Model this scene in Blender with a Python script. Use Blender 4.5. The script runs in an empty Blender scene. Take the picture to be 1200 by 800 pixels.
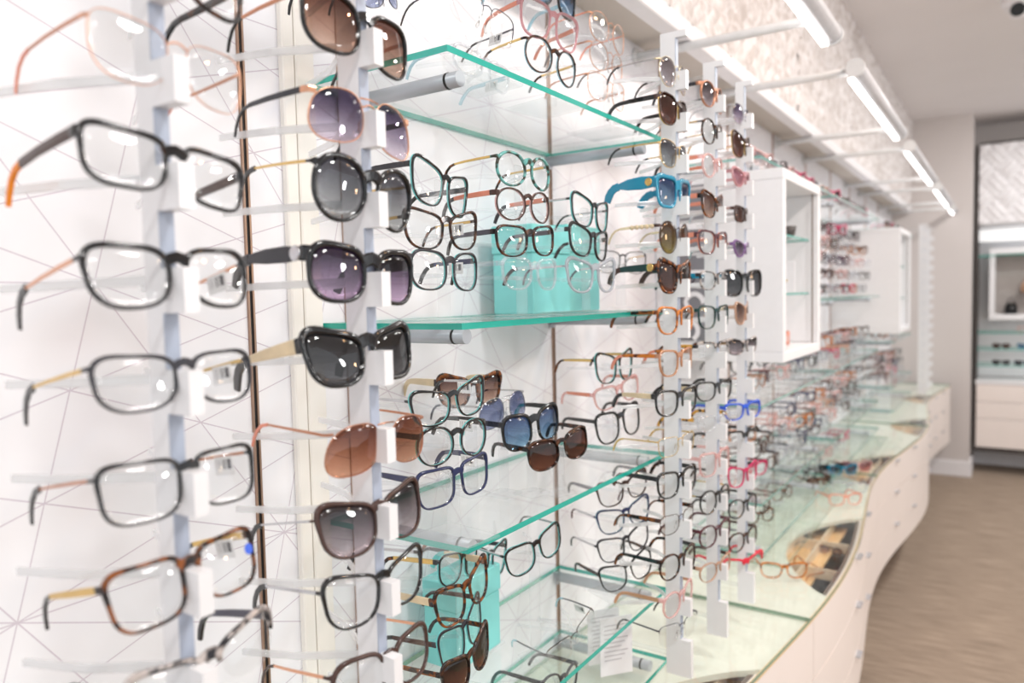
import bpy, math, random
import numpy as np
from mathutils import Matrix, Vector
random.seed(7)
SC = bpy.context.scene
COL = SC.collection
PI = math.pi

# ------------------------------------------------------------------ camera
CAM = np.array([.9, 0., 1.7]); FPX = 869.88
_y, _p, _r = np.radians([33.7325, 3.3572, 1.2877])
_f = np.array([-np.sin(_y), np.cos(_y), 0.]); _rt = np.array([np.cos(_y), np.sin(_y), 0.]); _d = np.array([0, 0, -1.])
FWD = np.cos(_p)*_f + np.sin(_p)*_d; _d2 = np.cos(_p)*_d - np.sin(_p)*_f
RGT = np.cos(_r)*_rt + np.sin(_r)*_d2; DWN = np.cos(_r)*_d2 - np.sin(_r)*_rt
cd = bpy.data.cameras.new('camera'); cam = bpy.data.objects.new('camera', cd); COL.objects.link(cam)
cd.sensor_width = 36; cd.lens = FPX/1200*36; cd.clip_start = .02
cam.matrix_world = Matrix(((RGT[0], -DWN[0], -FWD[0], CAM[0]), (RGT[1], -DWN[1], -FWD[1], CAM[1]), (RGT[2], -DWN[2], -FWD[2], CAM[2]), (0, 0, 0, 1)))
cd.dof.use_dof = True; cd.dof.focus_distance = 1.08; cd.dof.aperture_fstop = 3.0
SC.camera = cam

# ------------------------------------------------------------------ world, lights, exposure
W = bpy.data.worlds.new('world'); SC.world = W; W.use_nodes = True
W.node_tree.nodes['Background'].inputs[0].default_value = (.96, .975, 1, 1)
W.node_tree.nodes['Background'].inputs[1].default_value = .95
def area(name, loc, rot, size, power, color=(1, 1, 1), shape='DISK'):
    l = bpy.data.lights.new(name, 'AREA'); l.shape = shape; l.size = size; l.energy = power; l.color = color
    o = bpy.data.objects.new(name, l); COL.objects.link(o); o.location = loc; o.rotation_euler = rot
    return o
for k, y in enumerate((-.9, .9, 2.9, 4.9, 6.9)):
    area('ceiling_lamp', (1.75, y, 3.19), (0, math.radians(8), 0), .35, 27, (1, .975, .95))
area('ceiling_lamp', (1.9, 2.2, 3.19), (0, math.radians(15), 0), .12, 8, (1, .55, .25))
area('pendant_lamp', (3.0, 1.95, 2.12), (0, math.radians(88), 0), .30, 9, (1, 1, 1))
area('pendant_lamp', (3.0, 3.1, 2.05), (0, math.radians(88), 0), .16, 3, (1, .62, .34))
SC.view_settings.view_transform = 'Standard'
SC.view_settings.look = 'None'
SC.view_settings.gamma = 1
SC.view_settings.use_curve_mapping = False
SC.view_settings.exposure = -.05
SC.cycles.transparent_max_bounces = 48
SC.cycles.max_bounces = 8

# ------------------------------------------------------------------ pixel rays (photograph frame 1200 x 800)
def ray(u, v): return RGT*(u-600)/FPX + DWN*(v-400)/FPX + FWD
def at_x(u, v, x):
    q = ray(u, v); return CAM + q*((x-CAM[0])/q[0])
def proj(p):
    q = np.array(p)-CAM; z = q @ FWD
    return 600+FPX*(q @ RGT)/z, 400+FPX*(q @ DWN)/z, z

# ------------------------------------------------------------------ materials
MATS = {}
def srgb(c):
    return tuple(((x/255)/12.92 if x/255 <= .04045 else ((x/255+.055)/1.055)**2.4) for x in c)
def nodes(name):
    m = bpy.data.materials.new(name); m.use_nodes = True
    nt = m.node_tree; return m, nt, nt.nodes, nt.links, nt.nodes['Principled BSDF']
def plain(name, c, rough=.35, metal=0, coat=0, noise=.04, scale=40, spec=.5):
    if name in MATS: return MATS[name]
    m, nt, N, L, B = nodes(name)
    c = srgb(c)
    tc = N.new('ShaderNodeTexCoord'); nz = N.new('ShaderNodeTexNoise'); nz.inputs['Scale'].default_value = scale
    L.new(tc.outputs['Object'], nz.inputs['Vector'])
    rp = N.new('ShaderNodeValToRGB'); rp.color_ramp.elements[0].position = .3; rp.color_ramp.elements[1].position = .7
    rp.color_ramp.elements[0].color = (*[x*(1-noise) for x in c], 1); rp.color_ramp.elements[1].color = (*[min(1, x*(1+noise)) for x in c], 1)
    L.new(nz.outputs['Fac'], rp.inputs['Fac']); L.new(rp.outputs['Color'], B.inputs['Base Color'])
    B.inputs['Roughness'].default_value = rough; B.inputs['Metallic'].default_value = metal
    B.inputs['Coat Weight'].default_value = coat; B.inputs['Specular IOR Level'].default_value = spec
    MATS[name] = m; return m
def tort(name, dark, light, scale=95, lo=.42, hi=.58):
    if name in MATS: return MATS[name]
    m, nt, N, L, B = nodes(name)
    tc = N.new('ShaderNodeTexCoord'); nz = N.new('ShaderNodeTexNoise'); nz.inputs['Scale'].default_value = scale; nz.inputs['Detail'].default_value = 1.5
    L.new(tc.outputs['Object'], nz.inputs['Vector'])
    rp = N.new('ShaderNodeValToRGB'); rp.color_ramp.elements[0].position = lo; rp.color_ramp.elements[1].position = hi
    rp.color_ramp.elements[0].color = (*srgb(dark), 1); rp.color_ramp.elements[1].color = (*srgb(light), 1)
    L.new(nz.outputs['Fac'], rp.inputs['Fac']); L.new(rp.outputs['Color'], B.inputs['Base Color'])
    B.inputs['Roughness'].default_value = .18
    MATS[name] = m; return m
def clear(name, bot, top=None, refl=.04, rough=.0, diffuse=0, gloss=(1, 1, 1)):
    """see-through sheet: straight transmission with the sheet's own tint, plus mirror reflection rising at grazing angles"""
    if name in MATS: return MATS[name]
    m, nt, N, L, B = nodes(name); N.remove(B); out = N['Material Output']
    tr = N.new('ShaderNodeBsdfTransparent'); gl = N.new('ShaderNodeBsdfGlossy'); gl.inputs['Roughness'].default_value = rough; gl.inputs['Color'].default_value = (*gloss, 1)
    if top is None: tr.inputs['Color'].default_value = (*bot, 1)
    else:
        tc = N.new('ShaderNodeTexCoord'); sp = N.new('ShaderNodeSeparateXYZ'); L.new(tc.outputs['Generated'], sp.inputs[0])
        rp = N.new('ShaderNodeValToRGB'); rp.color_ramp.elements[0].position = .1; rp.color_ramp.elements[1].position = .85
        rp.color_ramp.elements[0].color = (*bot, 1); rp.color_ramp.elements[1].color = (*top, 1)
        L.new(sp.outputs['Z'], rp.inputs['Fac']); L.new(rp.outputs['Color'], tr.inputs['Color'])
    lw = N.new('ShaderNodeLayerWeight'); lw.inputs['Blend'].default_value = .5
    pw = N.new('ShaderNodeMath'); pw.operation = 'POWER'; pw.inputs[1].default_value = 5; L.new(lw.outputs['Facing'], pw.inputs[0])
    ma = N.new('ShaderNodeMath'); ma.operation = 'MULTIPLY_ADD'; ma.inputs[1].default_value = .42; ma.inputs[2].default_value = refl; L.new(pw.outputs[0], ma.inputs[0])
    mx = N.new('ShaderNodeMixShader'); L.new(ma.outputs[0], mx.inputs[0]); L.new(gl.outputs[0], mx.inputs[2])
    if diffuse:
        df = N.new('ShaderNodeBsdfDiffuse'); df.inputs['Color'].default_value = (*bot, 1)
        m2 = N.new('ShaderNodeMixShader'); m2.inputs[0].default_value = diffuse; L.new(tr.outputs[0], m2.inputs[1]); L.new(df.outputs[0], m2.inputs[2]); L.new(m2.outputs[0], mx.inputs[1])
    else: L.new(tr.outputs[0], mx.inputs[1])
    L.new(mx.outputs[0], out.inputs['Surface']); MATS[name] = m; return m
def emit(name, c, s):
    m, nt, N, L, B = nodes(name); B.inputs['Base Color'].default_value = (1, 1, 1, 1)
    B.inputs['Emission Color'].default_value = (*c, 1); B.inputs['Emission Strength'].default_value = s
    MATS[name] = m; return m

M = {}
M['black'] = plain('black_acetate', (16, 16, 19), .12, coat=.5)
M['charcoal'] = plain('charcoal_acetate', (52, 52, 58), .2)
M['navy'] = plain('navy_acetate', (40, 48, 88), .18, coat=.3)
M['blue'] = plain('blue_acetate', (40, 90, 215), .2)
M['teal'] = plain('teal_acetate', (20, 140, 175), .15, coat=.3)
M['turq'] = plain('turquoise_acetate', (120, 215, 215), .25)
M['dgreen'] = plain('dark_green_acetate', (22, 62, 60), .2)
M['red'] = plain('red_acetate', (225, 50, 70), .2)
M['magenta'] = plain('magenta_acetate', (200, 40, 95), .2)
M['maroon'] = plain('maroon_acetate', (85, 40, 50), .2)
M['brown'] = plain('brown_acetate', (72, 50, 44), .2)
M['tan'] = plain('tan_acetate', (190, 150, 125), .25)
M['cream'] = plain('cream_horn', (225, 205, 170), .3, noise=.1)
M['orange'] = plain('orange_acetate', (245, 140, 20), .3)
M['peach'] = plain('peach_acetate', (235, 150, 125), .25)
M['purple'] = plain('purple_acetate', (130, 95, 150), .2)
M['gold'] = plain('gold_metal', (225, 190, 120), .25, 1)
M['rose'] = plain('rose_gold_metal', (228, 172, 140), .28, .9)
M['copper'] = plain('copper_metal', (196, 140, 112), .3, .9)
M['silver'] = plain('silver_metal', (205, 205, 208), .25, 1)
M['gun'] = plain('gunmetal', (92, 92, 102), .3, .8)
M['wgold'] = plain('pale_gold_metal', (240, 225, 190), .25, .8)
M['tort'] = tort('tortoiseshell', (30, 18, 15), (138, 76, 28), lo=.46, hi=.62)
M['dtort'] = tort('dark_tortoiseshell', (26, 18, 18), (96, 58, 36), lo=.45, hi=.68)
M['otort'] = tort('amber_tortoiseshell', (96, 46, 20), (212, 126, 50), lo=.36, hi=.52)
M['gtort'] = tort('grey_tortoiseshell', (38, 36, 40), (190, 180, 175))
M['ytort'] = tort('honey_tortoiseshell', (60, 35, 20), (235, 175, 70), lo=.44, hi=.54)
M['ttort'] = tort('teal_tortoiseshell', (60, 60, 50), (110, 180, 175))
M['crystal'] = clear('crystal_acetate', (.93, .94, .96), refl=.09, rough=.08, diffuse=.10)
M['pinkc'] = clear('pink_crystal_acetate', (.95, .72, .70), refl=.08, rough=.08, diffuse=.35)
M['rosec'] = clear('rose_crystal_acetate', (.86, .55, .58), refl=.08, rough=.08, diffuse=.4)
M['greyc'] = clear('grey_crystal_acetate', (.70, .72, .76), refl=.08, rough=.08, diffuse=.4)
M['bluec'] = clear('blue_crystal_acetate', (.60, .82, .90), refl=.08, rough=.08, diffuse=.4)
M['amberc'] = clear('amber_crystal_acetate', (.80, .48, .28), refl=.08, rough=.08, diffuse=.4)
M['pad'] = clear('silicone_pad', (.9, .9, .9), refl=.05, rough=.2, diffuse=.3)
M['tag'] = plain('tag_paper', (238, 238, 238), .6)
LENS = {
 'clear': clear('clear_lens', (.975, .98, .98), refl=.045),
 'brown': clear('brown_gradient_lens', (.80, .66, .58), (.30, .17, .13), refl=.06),
 'lbrown': clear('light_brown_lens', (.86, .62, .50), (.46, .24, .16), refl=.06),
 'dbrown': clear('dark_brown_lens', (.42, .24, .18), (.24, .13, .10), refl=.06),
 'purple': clear('violet_gradient_lens', (.86, .80, .86), (.24, .20, .32), refl=.06),
 'dpurple': clear('plum_gradient_lens', (.72, .62, .74), (.16, .12, .19), refl=.06),
 'grey': clear('grey_gradient_lens', (.66, .67, .67), (.28, .28, .31), refl=.07),
 'dgrey': clear('dark_grey_lens', (.32, .32, .33), (.13, .13, .14), refl=.07),
 'blue': clear('blue_gradient_lens', (.55, .72, .84), (.16, .26, .44), refl=.08),
 'gblue': clear('grey_blue_lens', (.62, .66, .78), (.30, .34, .50), refl=.08),
 'olive': clear('olive_gradient_lens', (.62, .54, .30), (.30, .18, .08), refl=.06),
 'pink': clear('pink_gradient_lens', (.85, .62, .66), (.60, .34, .40), refl=.06),
 'smoke': clear('brown_grey_gradient_lens', (.78, .72, .74), (.22, .19, .20), refl=.06),
 'mirror': clear('pale_mirror_lens', (.80, .76, .78), (.34, .30, .32), refl=.14),
}
def barcode_mat():
    m, nt, N, L, B = nodes('barcode_print')
    tc = N.new('ShaderNodeTexCoord'); sp = N.new('ShaderNodeSeparateXYZ'); L.new(tc.outputs['Generated'], sp.inputs[0])
    mu = N.new('ShaderNodeMath'); mu.operation = 'MULTIPLY'; mu.inputs[1].default_value = 34; L.new(sp.outputs['Y'], mu.inputs[0])
    fl = N.new('ShaderNodeMath'); fl.operation = 'FLOOR'; L.new(mu.outputs[0], fl.inputs[0])
    wn = N.new('ShaderNodeTexWhiteNoise'); wn.noise_dimensions = '1D'; L.new(fl.outputs[0], wn.inputs['W'])
    gt = N.new('ShaderNodeMath'); gt.operation = 'GREATER_THAN'; gt.inputs[1].default_value = .5; L.new(wn.outputs['Value'], gt.inputs[0])
    acc = gt.outputs[0]
    for ax, lo, hi in (('Y', .1, .9), ('Z', .3, .85)):
        for op, val in (('GREATER_THAN', lo), ('LESS_THAN', hi)):
            c = N.new('ShaderNodeMath'); c.operation = op; c.inputs[1].default_value = val; L.new(sp.outputs[ax], c.inputs[0])
            k = N.new('ShaderNodeMath'); k.operation = 'MULTIPLY'; L.new(acc, k.inputs[0]); L.new(c.outputs[0], k.inputs[1]); acc = k.outputs[0]
    mx = N.new('ShaderNodeMix'); mx.data_type = 'RGBA'; L.new(acc, mx.inputs[0]); mx.inputs[6].default_value = (.86, .86, .86, 1); mx.inputs[7].default_value = (.05, .05, .06, 1)
    L.new(mx.outputs[2], B.inputs['Base Color']); B.inputs['Roughness'].default_value = .6
    return m
M['barcode'] = barcode_mat()

S = {}
S['white'] = plain('white_lacquer', (246, 246, 248), .35, noise=.01)
S['post'] = plain('white_acrylic', (240, 240, 242), .25, noise=.01)
S['strip'] = plain('blue_grey_edge_strip', (176, 186, 204), .4, noise=.01)
S['cream'] = plain('cream_laminate', (250, 246, 239), .4, noise=.015, scale=6)
S['counter'] = plain('pale_counter_laminate', (250, 240, 234), .38, noise=.012, scale=5)
S['counteredge'] = plain('beech_edge_band', (238, 212, 170), .45, noise=.08, scale=30)
S['innertop'] = plain('pale_green_white_panel', (242, 244, 232), .4, noise=.015, scale=4)
S['seam'] = plain('shadow_gap', (120, 104, 96), .7)
S['ceil'] = plain('ceiling_paint', (238, 234, 234), .8, noise=.01, scale=3)
S['stub'] = plain('greige_paint', (212, 205, 202), .8, noise=.01, scale=3)
S['soffu'] = plain('beige_soffit_paint', (208, 200, 191), .7, noise=.02, scale=4)
def relief_mat():
    m, nt, N, L, B = nodes('white_and_beige_embossed_panel')
    tc = N.new('ShaderNodeTexCoord'); mp = N.new('ShaderNodeMapping'); mp.inputs['Rotation'].default_value = (math.radians(28), 0, 0); mp.inputs['Scale'].default_value = (30, 44, 9)
    L.new(tc.outputs['Object'], mp.inputs[0]); nz = N.new('ShaderNodeTexNoise'); nz.inputs['Scale'].default_value = 1; nz.inputs['Detail'].default_value = 2; L.new(mp.outputs[0], nz.inputs['Vector'])
    rp = N.new('ShaderNodeValToRGB'); rp.color_ramp.elements[0].position = .38; rp.color_ramp.elements[1].position = .62
    rp.color_ramp.elements[0].color = (*srgb((204, 195, 190)), 1); rp.color_ramp.elements[1].color = (*srgb((236, 231, 230)), 1)
    L.new(nz.outputs['Fac'], rp.inputs['Fac']); L.new(rp.outputs['Color'], B.inputs['Base Color']); B.inputs['Roughness'].default_value = .55
    return m
S['relief'] = relief_mat()
S['metal'] = plain('satin_aluminium', (190, 192, 198), .32, .6, noise=.02)
S['tube'] = plain('grey_bracket_tube', (186, 190, 198), .35, .2, noise=.02)
S['rubber'] = plain('black_rubber', (24, 24, 26), .5)
S['bronze'] = plain('bronze_channel', (176, 146, 128), .3, .7, noise=.05)
S['slot'] = plain('dark_slot', (26, 24, 24), .5)
S['arm'] = plain('white_lamp_arm', (226, 226, 226), .4)
S['housing'] = plain('white_lamp_housing', (206, 206, 210), .4)
S['acrylic'] = clear('clear_acrylic', (.968, .974, .978), refl=.012, rough=.3, diffuse=.05)
S['rest'] = clear('frosted_acrylic_rest', (.94, .945, .95), refl=.06, rough=.15, diffuse=.45)
S['glass'] = clear('shelf_glass', (.982, .995, .99), refl=.035)
S['ctrglass'] = clear('counter_glass', (.982, .992, .985), refl=.04)
def glass_edge(name, c):
    m, nt, N, L, B = nodes(name)
    B.inputs['Base Color'].default_value = (*srgb(c), 1); B.inputs['Roughness'].default_value = .12
    B.inputs['Transmission Weight'].default_value = .25; B.inputs['Coat Weight'].default_value = .3
    return m
S['edge'] = glass_edge('green_glass_edge', (28, 178, 160)); S['faredge'] = glass_edge('pale_green_glass_edge', (120, 178, 170)); S['ctredge'] = glass_edge('dark_green_glass_edge', (140, 168, 146))
S['wood'] = plain('tray_wood', (248, 204, 150), .5, noise=.14, scale=14)
S['woodlight'] = plain('tray_divider_wood', (244, 224, 198), .5, noise=.06, scale=14)
S['turqbox'] = plain('turquoise_card', (140, 224, 222), .5, noise=.02)
S['paper'] = plain('white_card', (244, 243, 246), .6, noise=.01)
S['print'] = plain('grey_print', (190, 186, 190), .6)
S['greycard'] = plain('grey_card', (128, 128, 134), .5, noise=.1, scale=6)
S['dark'] = plain('dark_frame', (70, 64, 62), .5)
S['base'] = plain('white_skirting_paint', (240, 238, 240), .5, noise=.01)
S['led'] = emit('led_diffuser', (1, .99, .98), 4)
S['glow'] = emit('display_light', (1, 1, 1), .65)
S['blackmetal'] = plain('black_lens_cover', (12, 12, 14), .3)

def wall_mat():
    """white wallpaper printed with fine mauve lines that meet in stars"""
    m, nt, N, L, B = nodes('starred_line_wallpaper')
    tc = N.new('ShaderNodeTexCoord'); sp = N.new('ShaderNodeSeparateXYZ'); L.new(tc.outputs['Object'], sp.inputs[0])
    def mth(op, a, b=None, c=None):
        n = N.new('ShaderNodeMath'); n.operation = op
        for i, x in enumerate((a, b, c)):
            if x is None: continue
            if isinstance(x, (int, float)): n.inputs[i].default_value = x
            else: L.new(x, n.inputs[i])
        return n.outputs[0]
    y = mth('SUBTRACT', sp.outputs['Y'], .357); z = mth('SUBTRACT', sp.outputs['Z'], 1.356)
    by, ay, az = .363, .103, .373
    t = mth('DIVIDE', z, az); s = mth('DIVIDE', mth('SUBTRACT', y, mth('MULTIPLY', t, ay)), by)
    acc = None
    for cs, ct in ((0, 1), (1, 0), (1, 1), (1, -3), (1, 3)):
        f = mth('ADD', mth('MULTIPLY', s, cs), mth('MULTIPLY', t, ct))
        gy = cs/by; gz = ct/az - cs*ay/(by*az); g = math.hypot(gy, gz)
        d = mth('DIVIDE', mth('ABSOLUTE', mth('SUBTRACT', mth('FRACT', mth('ADD', f, .5)), .5)), g)
        l = mth('LESS_THAN', d, .0008)
        acc = l if acc is None else mth('MAXIMUM', acc, l)
    mx = N.new('ShaderNodeMix'); mx.data_type = 'RGBA'; L.new(acc, mx.inputs[0])
    mx.inputs[6].default_value = (*srgb((247, 247, 251)), 1); mx.inputs[7].default_value = (*srgb((214, 206, 216)), 1)
    L.new(mx.outputs[2], B.inputs['Base Color']); B.inputs['Roughness'].default_value = .5
    return m
S['wall'] = wall_mat()
def carpet_mat():
    m, nt, N, L, B = nodes('striated_carpet')
    tc = N.new('ShaderNodeTexCoord'); mp = N.new('ShaderNodeMapping'); mp.inputs['Scale'].default_value = (2.6, 60, 1); L.new(tc.outputs['Object'], mp.inputs[0])
    n1 = N.new('ShaderNodeTexNoise'); n1.inputs['Scale'].default_value = 1.6; n1.inputs['Detail'].default_value = 6; n1.inputs['Roughness'].default_value = .7; L.new(mp.outputs[0], n1.inputs['Vector'])
    rp = N.new('ShaderNodeValToRGB'); rp.color_ramp.elements[0].position = .3; rp.color_ramp.elements[1].position = .72
    rp.color_ramp.elements[0].color = (*srgb((112, 98, 86)), 1); rp.color_ramp.elements[1].color = (*srgb((200, 180, 160)), 1)
    L.new(n1.outputs['Fac'], rp.inputs['Fac']); L.new(rp.outputs['Color'], B.inputs['Base Color']); B.inputs['Roughness'].default_value = .95
    n2 = N.new('ShaderNodeTexNoise'); n2.inputs['Scale'].default_value = 300; L.new(tc.outputs['Object'], n2.inputs['Vector'])
    bp = N.new('ShaderNodeBump'); bp.inputs['Strength'].default_value = .4; bp.inputs['Distance'].default_value = .004; L.new(n2.outputs['Fac'], bp.inputs['Height']); L.new(bp.outputs[0], B.inputs['Normal'])
    return m
S['carpet'] = carpet_mat()

# ------------------------------------------------------------------ mesh helpers
class MB:
    def __init__(self): self.v = []; self.f = []; self.m = []; self.s = []
    def add(self, vs, fs, mi=0, smooth=False):
        o = len(self.v); self.v += [tuple(map(float, p)) for p in vs]
        for f in fs: self.f.append(tuple(i+o for i in f)); self.m.append(mi); self.s.append(smooth)
        return self
    def box(self, lo, hi, mi=0, bev=0):
        x0, y0, z0 = lo; x1, y1, z1 = hi
        if not bev:
            return self.add([(x0, y0, z0), (x1, y0, z0), (x1, y1, z0), (x0, y1, z0), (x0, y0, z1), (x1, y0, z1), (x1, y1, z1), (x0, y1, z1)],
                 [(3, 2, 1, 0), (4, 5, 6, 7), (0, 1, 5, 4), (1, 2, 6, 5), (2, 3, 7, 6), (3, 0, 4, 7)], mi)
        b = min(bev, (x1-x0)/2.1, (y1-y0)/2.1, (z1-z0)/2.1)
        rings = []
        for z, i in ((z0, b), (z0+b, 0), (z1-b, 0), (z1, b)):
            r = []
            for sx, sy in ((0, 0), (1, 0), (1, 1), (0, 1)):
                cx = x1-i if sx else x0+i; cy = y1-i if sy else y0+i
                dx = -b if sx else b; dy = -b if sy else b
                pts = [(cx, cy+dy, z), (cx+dx, cy, z)]
                if (sx, sy) in ((1, 0), (0, 1)): pts.reverse()
                r += pts
            rings.append(r)
        return self.loft(rings, mi, True, True, False)
    def loft(self, rings, mi=0, closed=True, caps=True, smooth=True):
        n = len(rings[0]); vs = [p for r in rings for p in r]; fs = []
        for i in range(len(rings)-1):
            for j in range(n if closed else n-1):
                k = (j+1) % n; fs.append((i*n+j, i*n+k, (i+1)*n+k, (i+1)*n+j))
        self.add(vs, fs, mi, smooth)
        if caps:
            o = len(self.v)-len(vs)
            self.f.append(tuple(o+j for j in reversed(range(n)))); self.m.append(mi); self.s.append(False)
            self.f.append(tuple(o+(len(rings)-1)*n+j for j in range(n))); self.m.append(mi); self.s.append(False)
        return self
    def tube(self, pts, rad, n=8, mi=0, flat=None, up=(0, 0, 1), smooth=True):
        """sweep along pts; rad a number, list of numbers or list of (side, up) half sizes; flat=True gives a square section"""
        P = [np.array(p, float) for p in pts]; rings = []
        for i, p in enumerate(P):
            t = P[min(i+1, len(P)-1)]-P[max(i-1, 0)]; t = t/np.linalg.norm(t)
            u = np.array(up, float); s = np.cross(t, u)
            if np.linalg.norm(s) < 1e-5: s = np.cross(t, np.array([0, 1., 0]))
            s /= np.linalg.norm(s); w = np.cross(s, t)
            r = rad[i] if isinstance(rad, (list, tuple)) else rad
            a, b = r if isinstance(r, (list, tuple)) else (r, r)
            if flat: q = [(-1, -.7), (-.7, -1), (.7, -1), (1, -.7), (1, .7), (.7, 1), (-.7, 1), (-1, .7)]
            else: q = [(math.cos(2*PI*k/n), math.sin(2*PI*k/n)) for k in range(n)]
            rings.append([tuple(p+s*a*c+w*b*d) for c, d in q])
        return self.loft(rings, mi, True, True, smooth and not flat)
    def prism(self, poly, axis, a, b, mi=0):
        """closed polygon extruded along axis; poly in the two other axes in order"""
        def put(p, t):
            q = list(p); q.insert(axis, t); return tuple(q)
        return self.loft([[put(p, a) for p in poly], [put(p, b) for p in poly]], mi, True, True, False)
    def build(self, name, mats, parent=None, loc=None):
        me = bpy.data.meshes.new(name); me.from_pydata(self.v, [], self.f)
        for m in (mats if isinstance(mats, (list, tuple)) else [mats]): me.materials.append(m)
        me.polygons.foreach_set('material_index', self.m); me.polygons.foreach_set('use_smooth', self.s); me.update()
        import bmesh
        bm = bmesh.new(); bm.from_mesh(me); bmesh.ops.recalc_face_normals(bm, faces=bm.faces); bm.to_mesh(me); bm.free()
        return link(name, me, parent, loc)
def link(name, me, parent=None, loc=None):
    o = bpy.data.objects.new(name, me); COL.objects.link(o)
    if parent is not None: o.parent = parent
    if loc is not None: o.location = loc
    return o
def tag(o, label=None, cat=None, group=None, kind=None):
    if label: o['label'] = label
    if cat: o['category'] = cat
    if group: o['group'] = group
    if kind: o['kind'] = kind
    return o
def thing(name, label, cat, loc=(0, 0, 0), rz=0, group=None):
    o = link(name, None); o.location = loc; o.rotation_euler = (0, 0, rz); o.empty_display_size = .05
    return tag(o, label, cat, group)
def struct(name, mb, m, parent=None):
    o = mb.build(name, m, parent)
    if parent is None: o['kind'] = 'structure'
    return o

# ------------------------------------------------------------------ setting
HC = 3.22                      # ceiling height
YF, YE = 7.75, 8.4             # stub wall, end wall
struct('floor', MB().box((-.1, -2.5, -.05), (6, 9, 0)), S['carpet'])
struct('ceiling', MB().box((-.1, -2.5, HC), (6, 9, HC+.05)), S['ceil'])
struct('wall_left', MB().box((-.1, -2.5, 0), (0, YE, 2.42)), S['wall'])
struct('wall_stub', MB().box((-.1, YF, 0), (.635, YE, HC)), S['stub'])
struct('wall_end', MB().box((.635, YE, 0), (6, YE+.1, HC)), S['stub'])
struct('baseboard_stub', MB().box((0, YF-.018, 0), (.653, YF, .14), bev=.004).box((.635, YF, 0), (.653, YE, .14)), S['base'])
struct('baseboard_end', MB().box((.653, YE-.018, 0), (6, YE, .14), bev=.004), S['base'])
# soffit above the display wall, its face dressed in quilted relief
XS = .13
struct('wall_soffit', MB().box((-.1, -2.5, 2.42), (XS, YF, HC)), S['soffu'])
struct('trim_1', MB().box((XS-.012, -2.5, 2.395), (XS+.036, YF, 2.446), bev=.003), S['base'])
def relief(x0, axis, a0, a1, z0, z1, step, out=1, size=.17):
    na = int((a1-a0)/step); nz = int((z1-z0)/step); vs = []; fs = []
    for i in range(na+1):
        for j in range(nz+1):
            a = a0+(a1-a0)*i/na; z = z0+(z1-z0)*j/nz
            p = (a+z*.8)/size; q = (a-z*.8)/size
            dp = abs((p % 1)-.5)*2; dq = abs((q % 1)-.5)*2
            h = .020*(1-max(dp, dq)**2)+.009*math.sin((p*3 if (int(math.floor(p))+int(math.floor(q))) % 2 else q*3)*2*PI)
            d = x0+out*(h+.012)
            vs.append((d, a, z) if axis == 1 else (a, d, z))
    for i in range(na):
        for j in range(nz):
            k = i*(nz+1)+j; fs.append((k, k+nz+1, k+nz+2, k+1))
    return MB().add(vs, fs, 0, True)
# relief panels: each sheet a piece of the soffit
sof = bpy.data.objects['wall_soffit']
ys = [-.4, .85, 2.1, 3.35, 4.6, 5.85, 7.1, YF]
for a, b in zip(ys, ys[1:]):
    relief(XS, 1, a+.002, b-.002, 2.44, HC, .010 if a < 3 else .016).build('relief_panel', S['relief'], sof)
# cream pilaster and recessed slotted channels
struct('trim_2', MB().box((0, .742, .86), (.012, .764, 2.42), bev=.002).box((0, .766, .86), (.012, .802, 2.42), bev=.002), S['cream'])
for n, y in enumerate((.03, .676, .863, 1.523, 2.195, 2.86, 3.52, 4.18, 4.84, 5.5, 6.16, 6.8)):
    w = MB().box((0, y-.005, .86), (.004, y-.0025, 2.42)).box((0, y+.0025, .86), (.004, y+.0055, 2.42))
    o = struct('trim_%d' % (n+3), w, S['bronze'])
    MB().box((0, y-.0024, .86), (.002, y+.0024, 2.42)).build('slot', S['slot'], o)

# ------------------------------------------------------------------ lamps on arms
def lamp(y0, y1, arms, label):
    t = thing('display_lamp', label, 'lamp', (.49, y0, 2.37), group='lamps along the display wall')
    L_ = y1-y0
    ring = [(.025*math.cos(2*PI*k/18)+.012, .025*math.sin(2*PI*k/18)+.012) for k in range(18)]
    MB().loft([[(a, y, b) for a, b in ring] for y in (0, L_)], 0).build('housing', S['housing'], t)
    MB().box((-.012, .02, -.0205), (.006, L_-.02, -.0105)).build('light_strip', S['led'], t)
    for y in (0, L_):
        MB().loft([[(.012+(a-.012)*1.12, y+d, .012+(b-.012)*1.12) for a, b in ring] for d in (-.006, .006)], 0).build('end_cap', S['arm'], t)
    for y in arms:
        am = MB().tube([(-.489, y-y0, .012), (-.012, y-y0, .012)], .0125, 12).build('arm', S['arm'], t)
        MB().tube([(-.489, y-y0, .012), (-.481, y-y0, .012)], .026, 16).build('wall_flange', S['arm'], am)
lamp(.62, 2.17, (.8, 2.02), 'white bar lamp overhanging the nearest posts at the top edge')
lamp(2.53, 3.70, (2.56, 3.57), 'second white bar lamp, beyond the one cut by the top edge')
lamp(4.06, 5.42, (4.12, 5.3), 'third white bar lamp along the wall, above the second display box')
lamp(5.78, 7.0, (5.86, 6.9), 'fourth white bar lamp along the wall')
lamp(7.32, 7.72, (7.42,), 'short last bar lamp in front of the greige stub wall')

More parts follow.
